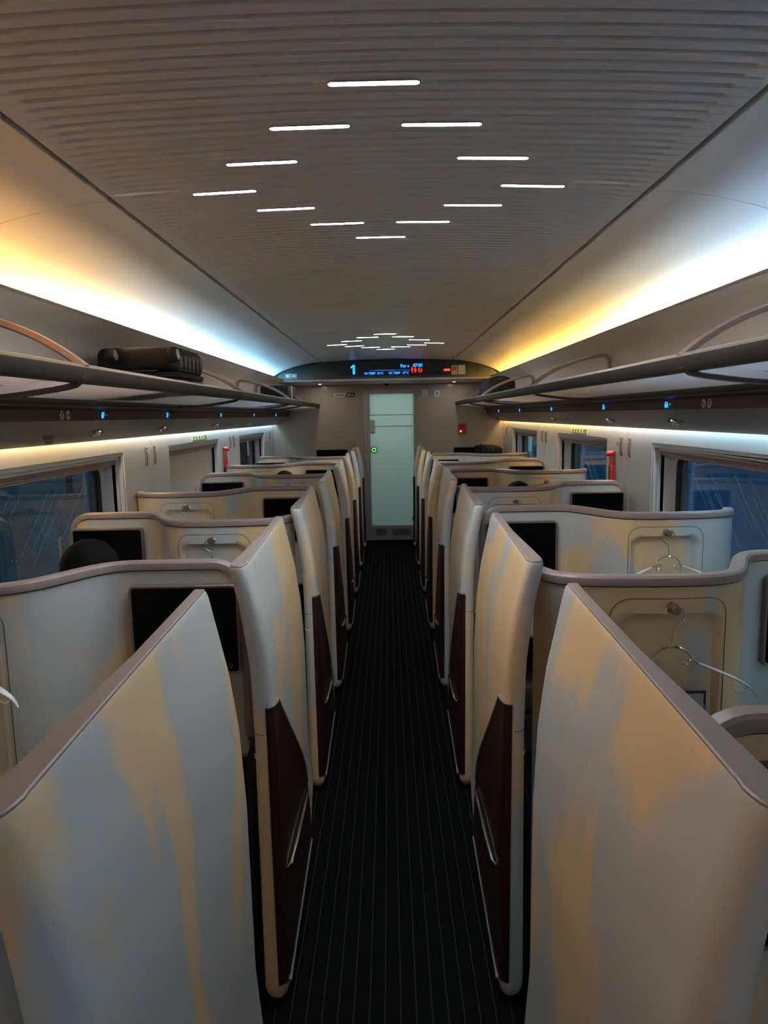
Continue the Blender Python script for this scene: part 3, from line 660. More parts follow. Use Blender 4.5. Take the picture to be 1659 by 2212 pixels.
    MB().box(wa + .03, wb - .03, yb + .41, yb + .77, .0, .20).build('foot_rest_base', M['base'], t, False)
    # slim post against the wall
    MB().box(s * 1.578, s * 1.587, yb + .25, yb + .262, .4, 1.185).build('wall_post', M['rackl'], t, False)
    MB().lathe([(0, -.004), (.005, -.002), (.005, .004), (0, .006)], (s * 1.582, yb + .256, 1.19), (0, 0, 1), 10).build('post_tip', M['rackl'], t)
    return t
proto = {}
for s, sn in SIDES:
    for k in range(-1, 6):
        typ = ('B' if k % 2 == 0 else 'A') if s < 0 else ('A' if k % 2 == 0 else 'B')
        where = 'screen by the aisle and coat recess by the wall' if typ == 'B' else 'coat recess by the aisle and screen by the wall'
        lb = '%s cream seat partition on the %s from the camera, %s' % (ORD[k + 1], sn, where)
        yb = YB0 + PITCH * k
        if (s, typ) not in proto: proto[(s, typ)] = (partition(s, typ, yb, lb), yb)
        else: o, y0 = proto[(s, typ)]; dup(o, (0, yb - y0, 0), lb)

# ---- coat hangers
def hanger(s, typ, k, flip, label):
    yb = YB0 + PITCH * k; cx = s * mx(typ, .789); y = yb + .046 - TH / 2 - .022; kz = 1.207
    t = empty('coat_hanger', (cx, y, kz), label, 'coat hanger')
    f = flip
    P = crom([(cx - f * .030, y, kz - .013), (cx - f * .022, y, kz + .003), (cx - f * .006, y, kz + .0145), (cx + f * .012, y, kz + .010), (cx + f * .026, y, kz - .006), (cx + f * .030, y, kz - .022), (cx + f * .022, y, kz - .036), (cx + f * .006, y, kz - .047), (cx - f * .002, y, kz - .060), (cx - f * .003, y, kz - .080), (cx - f * .004, y, kz - .104)], .006)
    mb = MB(); mb.tube(P, .0019, 6)
    mb.build('hook', M['chrome'], t)
    c2 = cx - f * .004; zc2 = kz - .104 - .048
    A = [(c2 + .055 * math.cos(a), y - .004, zc2 + .048 * math.sin(a)) for a in [math.radians(-8 + 196 * q / 20) for q in range(21)]]
    mb = MB(); mb.tube(A, .0019, 6); mb.tube([(a, b + .006, c + .001) for a, b, c in A[2:-2]], .0012, 6); mb.build('bow', M['chrome'], t)
    for d in (-1, 1):
        ex = c2 + d * .055
        L = [(ex, y - .004, zc2 - .005), (ex - d * .002, y - .006, zc2 - .018), (ex - d * .010, y - .006, zc2 - .016), (ex - d * .014, y - .004, zc2 - .004), (ex - d * .026, y - .002, zc2 + .000), (ex - d * .024, y, zc2 + .008), (ex - d * .010, y, zc2 + .010), (ex + d * .004, y, zc2 + .004), (ex + d * .022, y - .004, zc2 - .001)]
        mb = MB(); mb.tube(crom(L, .005), .0015, 6); mb.build('clip_loop', M['chrome'], t)
        P = crom([(ex + d * .018, y - .004, zc2 + .001), (ex + d * .06, y - .012, zc2 - .016), (ex + d * .11, y - .022, zc2 - .037), (ex + d * .15, y - .030, zc2 - .062), (ex + d * .166, y - .034, zc2 - .086)], .012)
        m2 = len(P); W = [.002 + .007 * math.sin(PI * min(1, q / (m2 - 1) * .95 + .05)) ** .8 for q in range(m2)]
        mb = MB(); loops = []
        for q, p in enumerate(P):
            tg = (P[min(q + 1, m2 - 1)] - P[max(q - 1, 0)]).normalized(); u = Vector((0, 1, 0)); sd = tg.cross(u).normalized(); w = W[q]
            loops.append([p + sd * (w * .45 * math.sin(a)) + u * (w * 1.4 * math.cos(a)) for a in [2 * PI * j / 10 for j in range(10)]])
        mb.loft(loops); mb.build('arm', M['white'], t)
        hx = ex + d * .125; hz = zc2 - .056
        mb = MB(); mb.tube([(hx + d * .020 * math.cos(a), y - .026, hz + .000 + .020 * math.sin(a)) for a in [math.radians(q) for q in range(-10, -185, -15)]], .0022, 6); mb.build('strap_hook', M['white'], t)
    return t
HG = [(-1, 0, -1, 'in the nearest left recess, one arm tip showing'), (1, 0, 1, 'hanging in the nearest right coat recess'), (-1, 1, -1, 'on the left partition behind the passenger, hook only showing'), (1, 1, -1, 'on the second right partition beside the rain-streaked window'),
      (-1, 2, -1, 'on the third left partition by the wall'), (1, 2, 1, 'on the third right partition, mostly hidden'), (1, 3, 1, 'on the fourth right partition by the wall'), (-1, 4, 1, 'on the fifth left partition, tiny'), (1, 4, 1, 'on the fifth right partition, tiny')]
for s, k, f, lb in HG:
    typ = ('B' if k % 2 == 0 else 'A') if s < 0 else ('A' if k % 2 == 0 else 'B')
    hanger(s, typ, k, f, 'white and chrome coat hanger ' + lb)

# booklet in the nearest right recess
bk = empty('booklet', (.84, 1.91, .70), 'blue edged booklet standing in the nearest right coat recess', 'booklet')
MB().box(.735, .893, 1.914, 1.9175, .70, .966).build('cover', M['bluep'], bk, False, .001)
MB().box(.8855, .8935, 1.9132, 1.9140, .70, .927).build('edge_band', M['bluel'], bk, False)
MB().box(.735, .885, 1.9112, 1.9139, .70, .958).build('page', M['page'], bk, False)

# ================================================================== display board above the door
B = empty('display_board', (0, 9.05, 2.2), 'curved black and teal information display board above the door', 'display board')
arc = [(-1.42, 2.205), (-1.385, 2.245), (-1.33, 2.288), (-1.25, 2.325), (-1.12, 2.362), (-.95, 2.397), (-.8, 2.418), (-.5, 2.436), (0, 2.446), (.5, 2.436), (.8, 2.418), (.95, 2.397), (1.12, 2.362), (1.25, 2.325), (1.33, 2.288), (1.385, 2.245), (1.42, 2.205)]
arc = [(p.x, p.y) for p in crom([(a, b, 0) for a, b in arc], .05)]
MB().prism([(-1.42, 2.19)] + arc + [(1.42, 2.19)], lambda u, v, w: (u, w, v), 9.05, 9.09).build('board', M['teal'], B, False)
mb = MB(); mb.prism([(-1.60, 2.17), (-1.60, 2.47), (0, 2.5), (1.60, 2.47), (1.60, 2.17)], lambda u, v, w: (u, w, v), 9.095, 9.12); mb.build('board_backing', M['gap'], B, False)
yb_ = 9.047
MB().prism(rrect(-.52, .56, 2.235, 2.405, .02, 4), lambda u, v, w: (u, w, v), 9.0485, 9.052).build('display_screen', M['gask'], B, False)
def btext(s_, size, x, z, mt='eb', sx=1, bold=.001): return text('lettering', s_, size, FRONT, (x, yb_, z), M[mt], B, .001, 'CENTER', sx, 0, bold)
MB().prism([(-.398, 2.262), (-.398, 2.378), (-.424, 2.378), (-.452, 2.352), (-.452, 2.332), (-.427, 2.345), (-.427, 2.262)], lambda u, v, w: (u, w, v), yb_ - .001, yb_ + .001).build('lettering', M['eb'], B, False)
btext('IN TEMP', .037, -.212, 2.268, bold=.0006); btext('24°C', .037, -.080, 2.268, bold=.0006)
btext('EX TEMP', .037, .096, 2.268, bold=.0006); btext('27°C', .037, .236, 2.268, bold=.0006)
btext('For s', .052, .225, 2.353, bold=.0016)
btext('07:20', .052, .387, 2.358, bold=.0016)
mb = MB(); mb.box(-.21, .30, yb_, yb_ + .002, 2.300, 2.3045); mb.box(-.14, .10, yb_ - .001, yb_, 2.3045, 2.308); mb.build('blue_line', M['bline'], B, False)
for x0, x1, z in ((-.30, -.12, 2.318), (-.42, .05, 2.330), (-.05, .12, 2.345), (.10, .38, 2.318)):
    MB().box(x0, x1, yb_ + .001, yb_ + .0025, z, z + .004).build('grey_line', M['navy'], B, False)
for x, skirt in ((.318, 0), (.357, 1)):
    mb = MB(); mb.lathe([(0, -.001), (.008, -.001), (.008, .001)], (x, yb_, 2.336), (0, -1, 0), 12)
    pl = [(-.010, 2.325), (.010, 2.325), (.012, 2.30), (.007, 2.30), (.006, 2.268), (-.006, 2.268), (-.007, 2.30), (-.012, 2.30)] if not skirt else [(-.007, 2.325), (.007, 2.325), (.015, 2.29), (.007, 2.288), (.006, 2.268), (-.006, 2.268), (-.007, 2.288), (-.015, 2.29)]
    mb.prism([(x + a, b) for a, b in pl], lambda u, v, w: (u, w, v), yb_ - .001, yb_ + .001); mb.build('toilet_symbol', M['er'], B, False)
mb = MB(); mb.tube([(.415 + .026 * math.cos(a), yb_, 2.298 + .026 * math.sin(a)) for a in [2 * PI * k / 20 for k in range(21)]], .003, 6, False); mb.tube([(.397, yb_, 2.316), (.433, yb_, 2.280)], .003, 5); mb.build('no_smoking_ring', M['er'], B)
mb = MB(); mb.box(.400, .432, yb_ - .0005, yb_ + .001, 2.291, 2.297); mb.box(.405, .425, yb_ - .0005, yb_ + .001, 2.301, 2.306); mb.build('cigarette_symbol', M['paper'], B, False)
mb = MB(); mb.prism(rrect(.632, .800, 2.242, 2.345, .008, 4), lambda u, v, w: (u, w, v), yb_ - .014, yb_ + .002); bx_ = mb.build('alarm_box', M['rubber'], B, False)
MB().box(.690, .795, yb_ - .018, yb_ - .0138, 2.258, 2.330).build('cover', M['gask'], bx_, False, .002)
MB().box(.712, .790, yb_ - .021, yb_ - .018, 2.280, 2.308).build('red_handle', M['er2'], bx_, False)
MB().lathe([(0, -.003), (.007, -.003), (.007, 0)], (.664, yb_ - .014, 2.278), (0, 1, 0), 12).build('lock', M['gap'], bx_)
def sticker(name, x0, x1, z0, z1, y, parts, label, extra=None):
    t = empty(name, ((x0 + x1) / 2, y, z0), label, 'sticker')
    MB().prism(rrect(x0, x1, z0, z1, .006, 3), lambda u, v, w: (u, w, v), y - .002, y).build('sheet', M['paper'], t, False)
    for kind, mt, *a in parts:
        mb = MB()
        if kind == 'box': mb.box(a[0], a[1], y - .0035, y - .002, a[2], a[3])
        if kind == 'disc': mb.lathe([(0, -.0012), (a[2], -.0012), (a[2], 0)], (a[0], y - .002, a[1]), (0, 1, 0), 20)
        if kind == 'ring': mb.tube([(a[0] + a[2] * math.cos(q), y - .0025, a[1] + a[2] * math.sin(q)) for q in [2 * PI * i / 20 for i in range(21)]], a[3], 5, False); mb.tube([(a[0] - a[2] * .7, y - .0025, a[1] + a[2] * .7), (a[0] + a[2] * .7, y - .0025, a[1] - a[2] * .7)], a[3], 5)
        if kind == 'tri': mb.prism([(a[0] - a[2], a[1]), (a[0] + a[2], a[1]), (a[0], a[1] + 1.75 * a[2])], lambda u, v, w: (u, w, v), y - .0035, y - .002)
        if kind == 'line': mb.tube([(q[0], y - .003, q[1]) for q in a[1:]], a[0], 5)
        mb.build('print', M[mt], t, False)
    return t
sticker('sticker', .808, .882, 2.236, 2.350, yb_ + .003, [('disc', 'red', .845, 2.312, .028), ('box', 'paper', .8405, .8495, 2.293, 2.331)] + [('box', 'greyp', .820, .870, 2.275 - q * .010, 2.279 - q * .010) for q in range(3)], 'white sticker with a red disc on the teal board')
sticker('sticker', .892, .980, 2.238, 2.352, yb_ + .003, [('box', 'greyp', .905, .967, 2.333, 2.337), ('box', 'greyp', .918, .955, 2.305, 2.310)] + [('box', 'red', .908, .964, 2.262 + q * .010, 2.2635 + q * .010) for q in range(3)], 'cream notice sticker right of the red disc sticker on the board')
pl_ = empty('metal_plate', (-1.2, 9.045, 2.25), 'small silver plate with two screws at the left end of the teal board', 'plate')
MB().prism(rrect(-1.272, -1.128, 2.226, 2.282, .006, 4), lambda u, v, w: (u, w, v), 9.040, 9.05).build('plate', M['silver'], pl_, False)
for x in (-1.24, -1.16): MB().lathe([(0, -.003), (.010, -.003), (.012, 0)], (x, 9.040, 2.254), (0, 1, 0), 12).build('screw', M['chrome'], pl_)
for x, sn in ((-.89, 'left'), (.89, 'right')):
    t = empty('downlight', (x, 9.55, 2.17), 'small round downlight in the soffit over the end wall on the %s' % sn, 'downlight')
    MB().lathe([(.048, 0), (.048, -.004), (.034, -.006), (.032, 0)], (x, 9.55, 2.172), (0, 0, 1), 20).build('rim', M['chrome'], t)
    MB().lathe([(0, -.003), (.030, -.003), (.030, 0)], (x, 9.55, 2.171), (0, 0, 1), 16).build('lens', M['down'], t)
t = empty('dome_camera', (-.01, 9.5, 2.17), 'white dome security camera above the glass door', 'camera')
MB().lathe([(.052, 0), (.050, -.008), (.040, -.016)], (-.01, 9.5, 2.172), (0, 0, 1), 20).build('base', M['white'], t)
MB().lathe([(.036, -.010), (.034, -.022), (.024, -.036), (.010, -.043), (0, -.044)], (-.01, 9.5, 2.172), (0, 0, 1), 20).build('dome', M['screen'], t)
# signs on the end wall and door
Yw = YE - .001
t = empty('capacity_plate', (-.594, Yw, 2.02), 'silver and navy capacity plate on the end wall left of the door', 'plate')
MB().prism([(-.742, 2.012), (-.735, 2.004), (-.585, 2.004), (-.555, 2.062), (-.742, 2.062)], lambda u, v, w: (u, w, v), Yw - .004, Yw).build('silver_half', M['silver'], t, False)
MB().prism([(-.583, 2.004), (-.455, 2.004), (-.447, 2.012), (-.447, 2.054), (-.455, 2.062), (-.553, 2.062)], lambda u, v, w: (u, w, v), Yw - .004, Yw).build('navy_half', M['navy'], t, False)
text('lettering', 'SW541301', .030, FRONT, (-.655, Yw - .005, 2.030), M['ink'], t, .0005, sx=.92, bold=.0006)
text('lettering', '定员 20', .030, FRONT, (-.512, Yw - .005, 2.030), M['paper'], t, .0005, sx=.88, bold=.0006)
sticker('sticker', .478, .552, 1.985, 2.082, Yw, [('ring', 'greyp', .515, 2.044, .026, .003), ('box', 'red', .485, .545, 1.994, 2.008), ('box', 'greyp', .510, .520, 2.028, 2.058)], 'no smoking sticker on the end wall right of the door')
sticker('sticker', .648, .722, 1.985, 2.075, Yw, [('line', 'ink', .006, (.668, 2.034), (.700, 2.026)), ('line', 'ink', .004, (.672, 2.040), (.690, 2.036)), ('box', 'greyp', .656, .714, 2.000, 2.010)], 'pale sticker with a small black hand symbol on the end wall')
sticker('sticker', -.245, -.178, 1.600, 1.682, YE + .0045, [('tri', 'yel', -.212, 1.640, .024), ('box', 'greyp', -.232, -.192, 1.620, 1.628)], 'yellow warning triangle sticker on the door glass')
sticker('sticker', -.245, -.178, 1.495, 1.588, YE + .0045, [('ring', 'greyp', -.212, 1.552, .025, .003), ('box', 'red', -.240, -.183, 1.503, 1.517)], 'round prohibition sticker with red bar on the door glass')
t = empty('door_button', (-.198, YE, 1.271), 'round door button with a ring of green lights', 'button')
MB().lathe([(.046, .004), (.046, -.010), (.040, -.016), (0, -.017)], (-.198, YE + .004, 1.271), (0, 1, 0), 24).build('housing', M['redd'], t)
MB().lathe([(0, -.006), (.013, -.006), (.013, 0)], (-.198, YE - .012, 1.271), (0, 1, 0), 14).build('centre', M['screen'], t)
for q in range(8):
    a = 2 * PI * q / 8 + .39
    MB().lathe([(0, -.004), (.007, -.003), (.0085, 0)], (-.198 + .025 * math.cos(a), YE - .013, 1.271 + .025 * math.sin(a)), (0, 1, 0), 10).build('led', M['eg'], t)
t = empty('fire_alarm', (1.02, YE, 1.54), 'red fire alarm box with an orange light on the right of the end wall', 'alarm')
MB().prism(rrect(.965, 1.080, 1.475, 1.615, .008, 4), lambda u, v, w: (u, w, v), YE - .03, YE).build('box', M['red'], t, False, .003)
MB().lathe([(0, -.006), (.010, -.004), (.012, 0)], (1.005, YE - .03, 1.508), (0, 1, 0), 12).build('lamp', emat('orange_led', (1, .35, .02), .9), t)
MB().box(.985, 1.06, YE - .033, YE - .030, 1.545, 1.60).build('cover', M['redd'], t, False)
for s, (a, b, sa, sb) in ((-1, (-1.399, -.501, -.996, -.571)), (1, (.505, 1.403, .909, 1.316))):
    sn = 'left' if s < 0 else 'right'
    t = empty('end_console', ((a + b) / 2, YE, .9), 'low beige console panel with a dark screen on the %s of the end wall' % sn, 'console')
    MB().box(a, b, YE - .012, YE, .0, 1.365).build('panel', M['endw'], t, False, .002)
    MB().prism(rrect(sa - .006, sb + .006, 1.02, 1.29, .01, 3), lambda u, v, w: (u, w, v), YE - .02, YE - .011).build('screen_frame', M['frame'], t, False)
    MB().prism(rrect(sa, sb, 1.026, 1.284, .008, 3), lambda u, v, w: (u, w, v), YE - .024, YE - .018).build('screen_glass', M['screen'], t, False)
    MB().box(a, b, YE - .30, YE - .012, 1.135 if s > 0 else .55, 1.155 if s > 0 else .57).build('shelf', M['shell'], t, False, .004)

# ================================================================== things on the walls
for s, sn in SIDES:
    ys = (4.695, 4.865, 7.195, 7.365, 9.60) if s < 0 else (4.695, 4.865, 7.195, 7.365, 9.62)
    wh = ['just before the first wall joint', 'just past the first wall joint', 'just before the second wall joint', 'just past the second wall joint', 'by the end wall']
    h0 = None
    for q, y in enumerate(ys):
        lb = 'slim bronze coat hook on the %s wall, %s' % (sn, wh[q])
        if h0 is None:
            h0 = empty('coat_hook', (s * HW, y, 1.52), lb, 'coat hook')
            MB().lathe([(0, -.012), (.007, -.009), (.008, 0), (.007, .009), (0, .012)], (s * 1.590, y, 1.560), (0, 0, 1), 12).build('knob', M['chrome'], h0)
            P = crom([(s * 1.597, y, 1.545), (s * 1.589, y, 1.535), (s * 1.587, y, 1.510), (s * 1.588, y, 1.480), (s * 1.591, y, 1.455), (s * 1.597, y, 1.447)], .01)
            MB().tube(P, .005, 8).build('pull', M['bronze'], h0)
            MB().box(s * 1.5985, s * 1.6, y - .006, y + .006, 1.44, 1.57).build('back_plate', M['bronze'], h0, False)
            hy = y
        else: dup(h0, (0, y - hy, 0), lb)
    a, b = (5.81, 6.34) if s < 0 else (5.72, 6.26)
    t = empty('instruction_label', (s * HW, (a + b) / 2, 1.575), 'long yellow-green emergency window label above the middle %s window' % sn, 'label')
    MB().box(s * 1.5985, s * 1.6, a, b, 1.562, 1.612).build('sheet', M['lime'], t, False)
    mb = MB()
    for q in range(5):
        yy = (b - .10 - q * .085) if s > 0 else (a + .08 + q * .085)
        mb.box(s * 1.597, s * 1.5985, yy - .012, yy - .004, 1.583, 1.604); mb.box(s * 1.597, s * 1.5985, yy, yy + .008, 1.580, 1.598); mb.box(s * 1.597, s * 1.5985, yy - .03, yy + .03, 1.568, 1.573)
    mb.build('print', M['ink'], t, False)
    yy = a + .06 if s > 0 else b - .06
    MB().box(s * 1.597, s * 1.5985, yy - .03, yy + .01, 1.568, 1.606).build('green_print', M['green'], t, False)
    hy = 6.90 if s < 0 else 5.02
    t = empty('emergency_hammer', (s * HW, hy, 1.37), 'red emergency window hammer in its holder on the %s wall' % sn, 'hammer')
    MB().box(s * 1.592, s * 1.6, hy - .022, hy + .022, 1.25, 1.47).build('back_plate', M['frame'], t, False, .002)
    MB().box(s * 1.565, s * 1.592, hy - .03, hy + .03, 1.262, 1.372).build('holder', M['red'], t, True, .006)
    mb = MB()
    for q in range(9): mb.box(s * 1.5635, s * 1.5655, hy - .018, hy + .018, 1.270 + q * .011, 1.275 + q * .011)
    mb.build('holder_ribs', M['redd'], t, False)
    MB().tube([(s * 1.575, hy, 1.36), (s * 1.572, hy, 1.445)], .010, 10).build('handle', M['red'], t)
    MB().tube([(s * 1.597, hy, 1.452), (s * 1.59, hy, 1.456), (s * 1.56, hy, 1.452), (s * 1.545, hy, 1.444), (s * 1.540, hy, 1.440)], .016, 12, rr=[.008, .016, .019, .015, .006]).build('head', M['red'], t)
    ly = 6.93 if s < 0 else 4.97
    t = empty('hammer_label', (s * HW, ly, 1.52), 'tiny white label above the emergency hammer on the %s wall' % sn, 'label')
    MB().box(s * 1.5985, s * 1.6, ly - .027, ly + .027, 1.502, 1.545).build('sheet', M['paper'], t, False)
    MB().box(s * 1.597, s * 1.5985, ly - .018, ly - .002, 1.508, 1.538).build('print', M['red'], t, False)

# ================================================================== luggage
def rbox(mb, x0, x1, y0, y1, z0, z1): mb.box(x0, x1, y0, y1, z0, z1)
t = empty('suitcase', (-1.2, 3.5, 1.875), 'large black hard shell suitcase lying on the left rack, wheels towards the camera', 'suitcase')
x0, x1, y0, y1, z0, z1 = -1.375, -.978, 3.42, 3.90, 1.875, 2.092
MB().box(x0, x1, y0, y1, z0, 1.955).build('lower_shell', M['blackp'], t, True, .03, 4)
MB().box(x0, x1, y0, y1, 1.962, z1).build('upper_shell', M['blackp'], t, True, .045, 5)
P = rrect(x0 + .002, x1 - .002, y0 + .002, y1 - .002, .04, 5)
for z, r in ((1.953, .006), (1.964, .006)): MB().tube([(a, b, z) for a, b in P] + [(P[0][0], P[0][1], z)], r, 8, False).build('zip_rail', M['rubber'], t)
for q in range(5):
    yy = y0 + .10 + q * .072
    MB().sweep(crom([(x0 + .05, yy, z1 + .001), (x1 - .045, yy, z1 + .001), (x1 - .012, yy, z1 - .018), (x1 + .001, yy, z1 - .05), (x1 + .001, yy, 1.985)], .02), [(0, 1, 0)] * len(crom([(x0 + .05, yy, z1 + .001), (x1 - .045, yy, z1 + .001), (x1 - .012, yy, z1 - .018), (x1 + .001, yy, z1 - .05), (x1 + .001, yy, 1.985)], .02)), [(-.002, -.004), (.002, -.004), (.002, .004), (-.002, .004)]).build('groove_rib', M['rubber'], t)
for wx in (x0 + .095, x1 - .012):
    for wz, nm in ((2.046, 'w'),):
        if wz < 2 and wx < -1.2: pass
        MB().tube([(wx, y0 + .01, wz), (wx, y0 - .045, wz)], .022, 10).build('wheel_fork', M['rubber'], t)
        w = MB(); w.lathe([(.012, -.022), (.030, -.020), (.036, -.010), (.036, .010), (.030, .020), (.012, .022)], (wx + .010, y0 - .062, wz), (1, 0, .1), 20); wo_ = w.build('wheel', M['rubber'], t)
        MB().lathe([(0, 0), (.024, 0), (.024, .023), (0, .025)], (wx + .010, y0 - .062, wz), (1, 0, .1), 18).build('hub', M['greyp'], wo_)
mb = MB(); mb.tube([(x1 + .002, y0 + .16, 1.93), (x1 + .012, y0 + .17, 1.93), (x1 + .012, y0 + .31, 1.93), (x1 + .002, y0 + .32, 1.93)], .008, 8); mb.build('side_handle', M['rubber'], t)
MB().tube([(-1.25, y0 + .01, 1.972), (-1.25, y0 - .006, 1.975), (-1.08, y0 - .006, 1.975), (-1.08, y0 + .01, 1.972)], .007, 8).build('base_grip', M['blackp'], t)

t = empty('suitcase', (-1.08, 7.35, 1.875), 'small ribbed dark suitcase far along the left rack near the end wall', 'suitcase')
x0, x1, y0, y1, z0, z1 = -1.27, -.97, 7.2, 7.62, 1.875, 2.065
MB().box(x0, x1, y0, y1, z0, z1).build('shell', M['blackp'], t, True, .025, 4)
for q in range(13):
    xx = x0 + .035 + q * .0195
    MB().box(xx, xx + .009, y0 - .005, y0 + .01, z0 + .07, z1 - .005).build('rib', M['blackp'], t, True, .003)
for q in range(3): MB().box(x0 + .12, x1, y0 - .006, y0 + .004, z0 + .012 + q * .022, z0 + .018 + q * .022).build('band', M['steel'], t, False)
for q in range(4): MB().box(x1 - .002, x1 + .008, y0 + .02, y0 + .38, z0 + .09 + q * .024, z0 + .102 + q * .024).build('band', M['steel'], t, False)
MB().tube([(x1 + .01, y0 + .05, z0 + .03), (x1 + .012, y0 + .05, z1 - .01)], .008, 8).build('corner_post', M['steel'], t)

t = empty('duffel_bag', (1.13, 7.4, 1.875), 'soft black travel bag on the right rack next to the display board', 'bag')
def blob(cx, cy, cz, a, b, c, pw=2.6, seed=1, amp=.06, nu=28, nv=16):
    rnd = random.Random(seed); ph = [rnd.uniform(0, 6) for _ in range(6)]; L = []
    for i in range(nv + 1):
        th = -PI / 2 + PI * i / nv; row = []
        for j in range(nu):
            f = 2 * PI * j / nu; e = 2 / pw
            sp = lambda v: math.copysign(abs(v) ** e, v)
            k = 1 + amp * (math.sin(3 * f + ph[0]) * math.cos(2 * th + ph[1]) + .6 * math.sin(7 * f + ph[2] + 3 * th) * math.cos(th))
            row.append((cx + a * k * sp(math.cos(th)) * sp(math.cos(f)), cy + b * k * sp(math.cos(th)) * sp(math.sin(f)), cz + c * (1 + amp * .5 * math.sin(5 * f + ph[3])) * sp(math.sin(th))))
        L.append(row)
    return L
MB_ = MB(); MB_.loft(blob(1.135, 7.42, 1.985, .17, .24, .115, 4, 3, .035)); MB_.build('body', M['fabricb'], t)
MB().tube(crom([(1.02, 7.22, 2.05), (1.05, 7.20, 2.09), (1.14, 7.20, 2.105), (1.22, 7.20, 2.085), (1.25, 7.22, 2.04)], .02), .009, 8).build('handle', M['fabricb'], t)
MB().box(1.03, 1.25, 7.165, 7.20, 1.90, 2.0).build('front_pocket', M['fabricb'], t, True, .015, 3)
MB().tube(crom([(.99, 7.25, 1.93), (.965, 7.2, 1.90), (.985, 7.15, 1.895), (1.01, 7.2, 1.9)], .02), .006, 6).build('strap', M['fabricb'], t)

t = empty('folded_jacket', (1.35, 9.72, 1.155), 'crumpled black quilted jacket on the console at the end wall', 'jacket')
mb = MB(); mb.loft(blob(1.365, 9.74, 1.235, .19, .11, .085, 2.6, 5, .10)); mb.build('body', M['fabricb'], t)
for q in range(4):
    xx = 1.27 + q * .065; mb = MB(); mb.loft(blob(xx, 9.73, 1.240 + .004 * (q % 2), .038, .118, .092 - .008 * q, 2.2, 11 + q, .05, 16, 10)); mb.build('quilt_fold', M['fabricb'], t)
mb = MB(); mb.loft(blob(1.22, 9.70, 1.29, .05, .06, .03, 2.2, 21, .12, 16, 10)); mb.build('collar', M['fabricb'], t)

# ================================================================== passengers
def skin(name, J, E, mat, parent, root=0, sub=2):
    me = bpy.data.meshes.new(name); off = wloc(parent)
    me.from_pydata([Vector(j[:3]) - off for j in J], E, []); o = bpy.data.objects.new(name, me); COL.objects.link(o)
    md = o.modifiers.new('skin', 'SKIN'); sv = me.skin_vertices[0].data
    for v, j in zip(sv, J): v.radius = (j[3], j[4] if len(j) > 4 else j[3])
    sv[root].use_root = True
    sd = o.modifiers.new('sub', 'SUBSURF'); sd.levels = sub; sd.render_levels = sub
    dg = bpy.context.evaluated_depsgraph_get(); m2 = bpy.data.meshes.new_from_object(o.evaluated_get(dg)); bpy.data.objects.remove(o)
    m2.materials.clear(); m2.materials.append(mat); m2.polygons.foreach_set('use_smooth', [True] * len(m2.polygons))
    o = bpy.data.objects.new(name, m2); COL.objects.link(o); o.parent = parent; return o
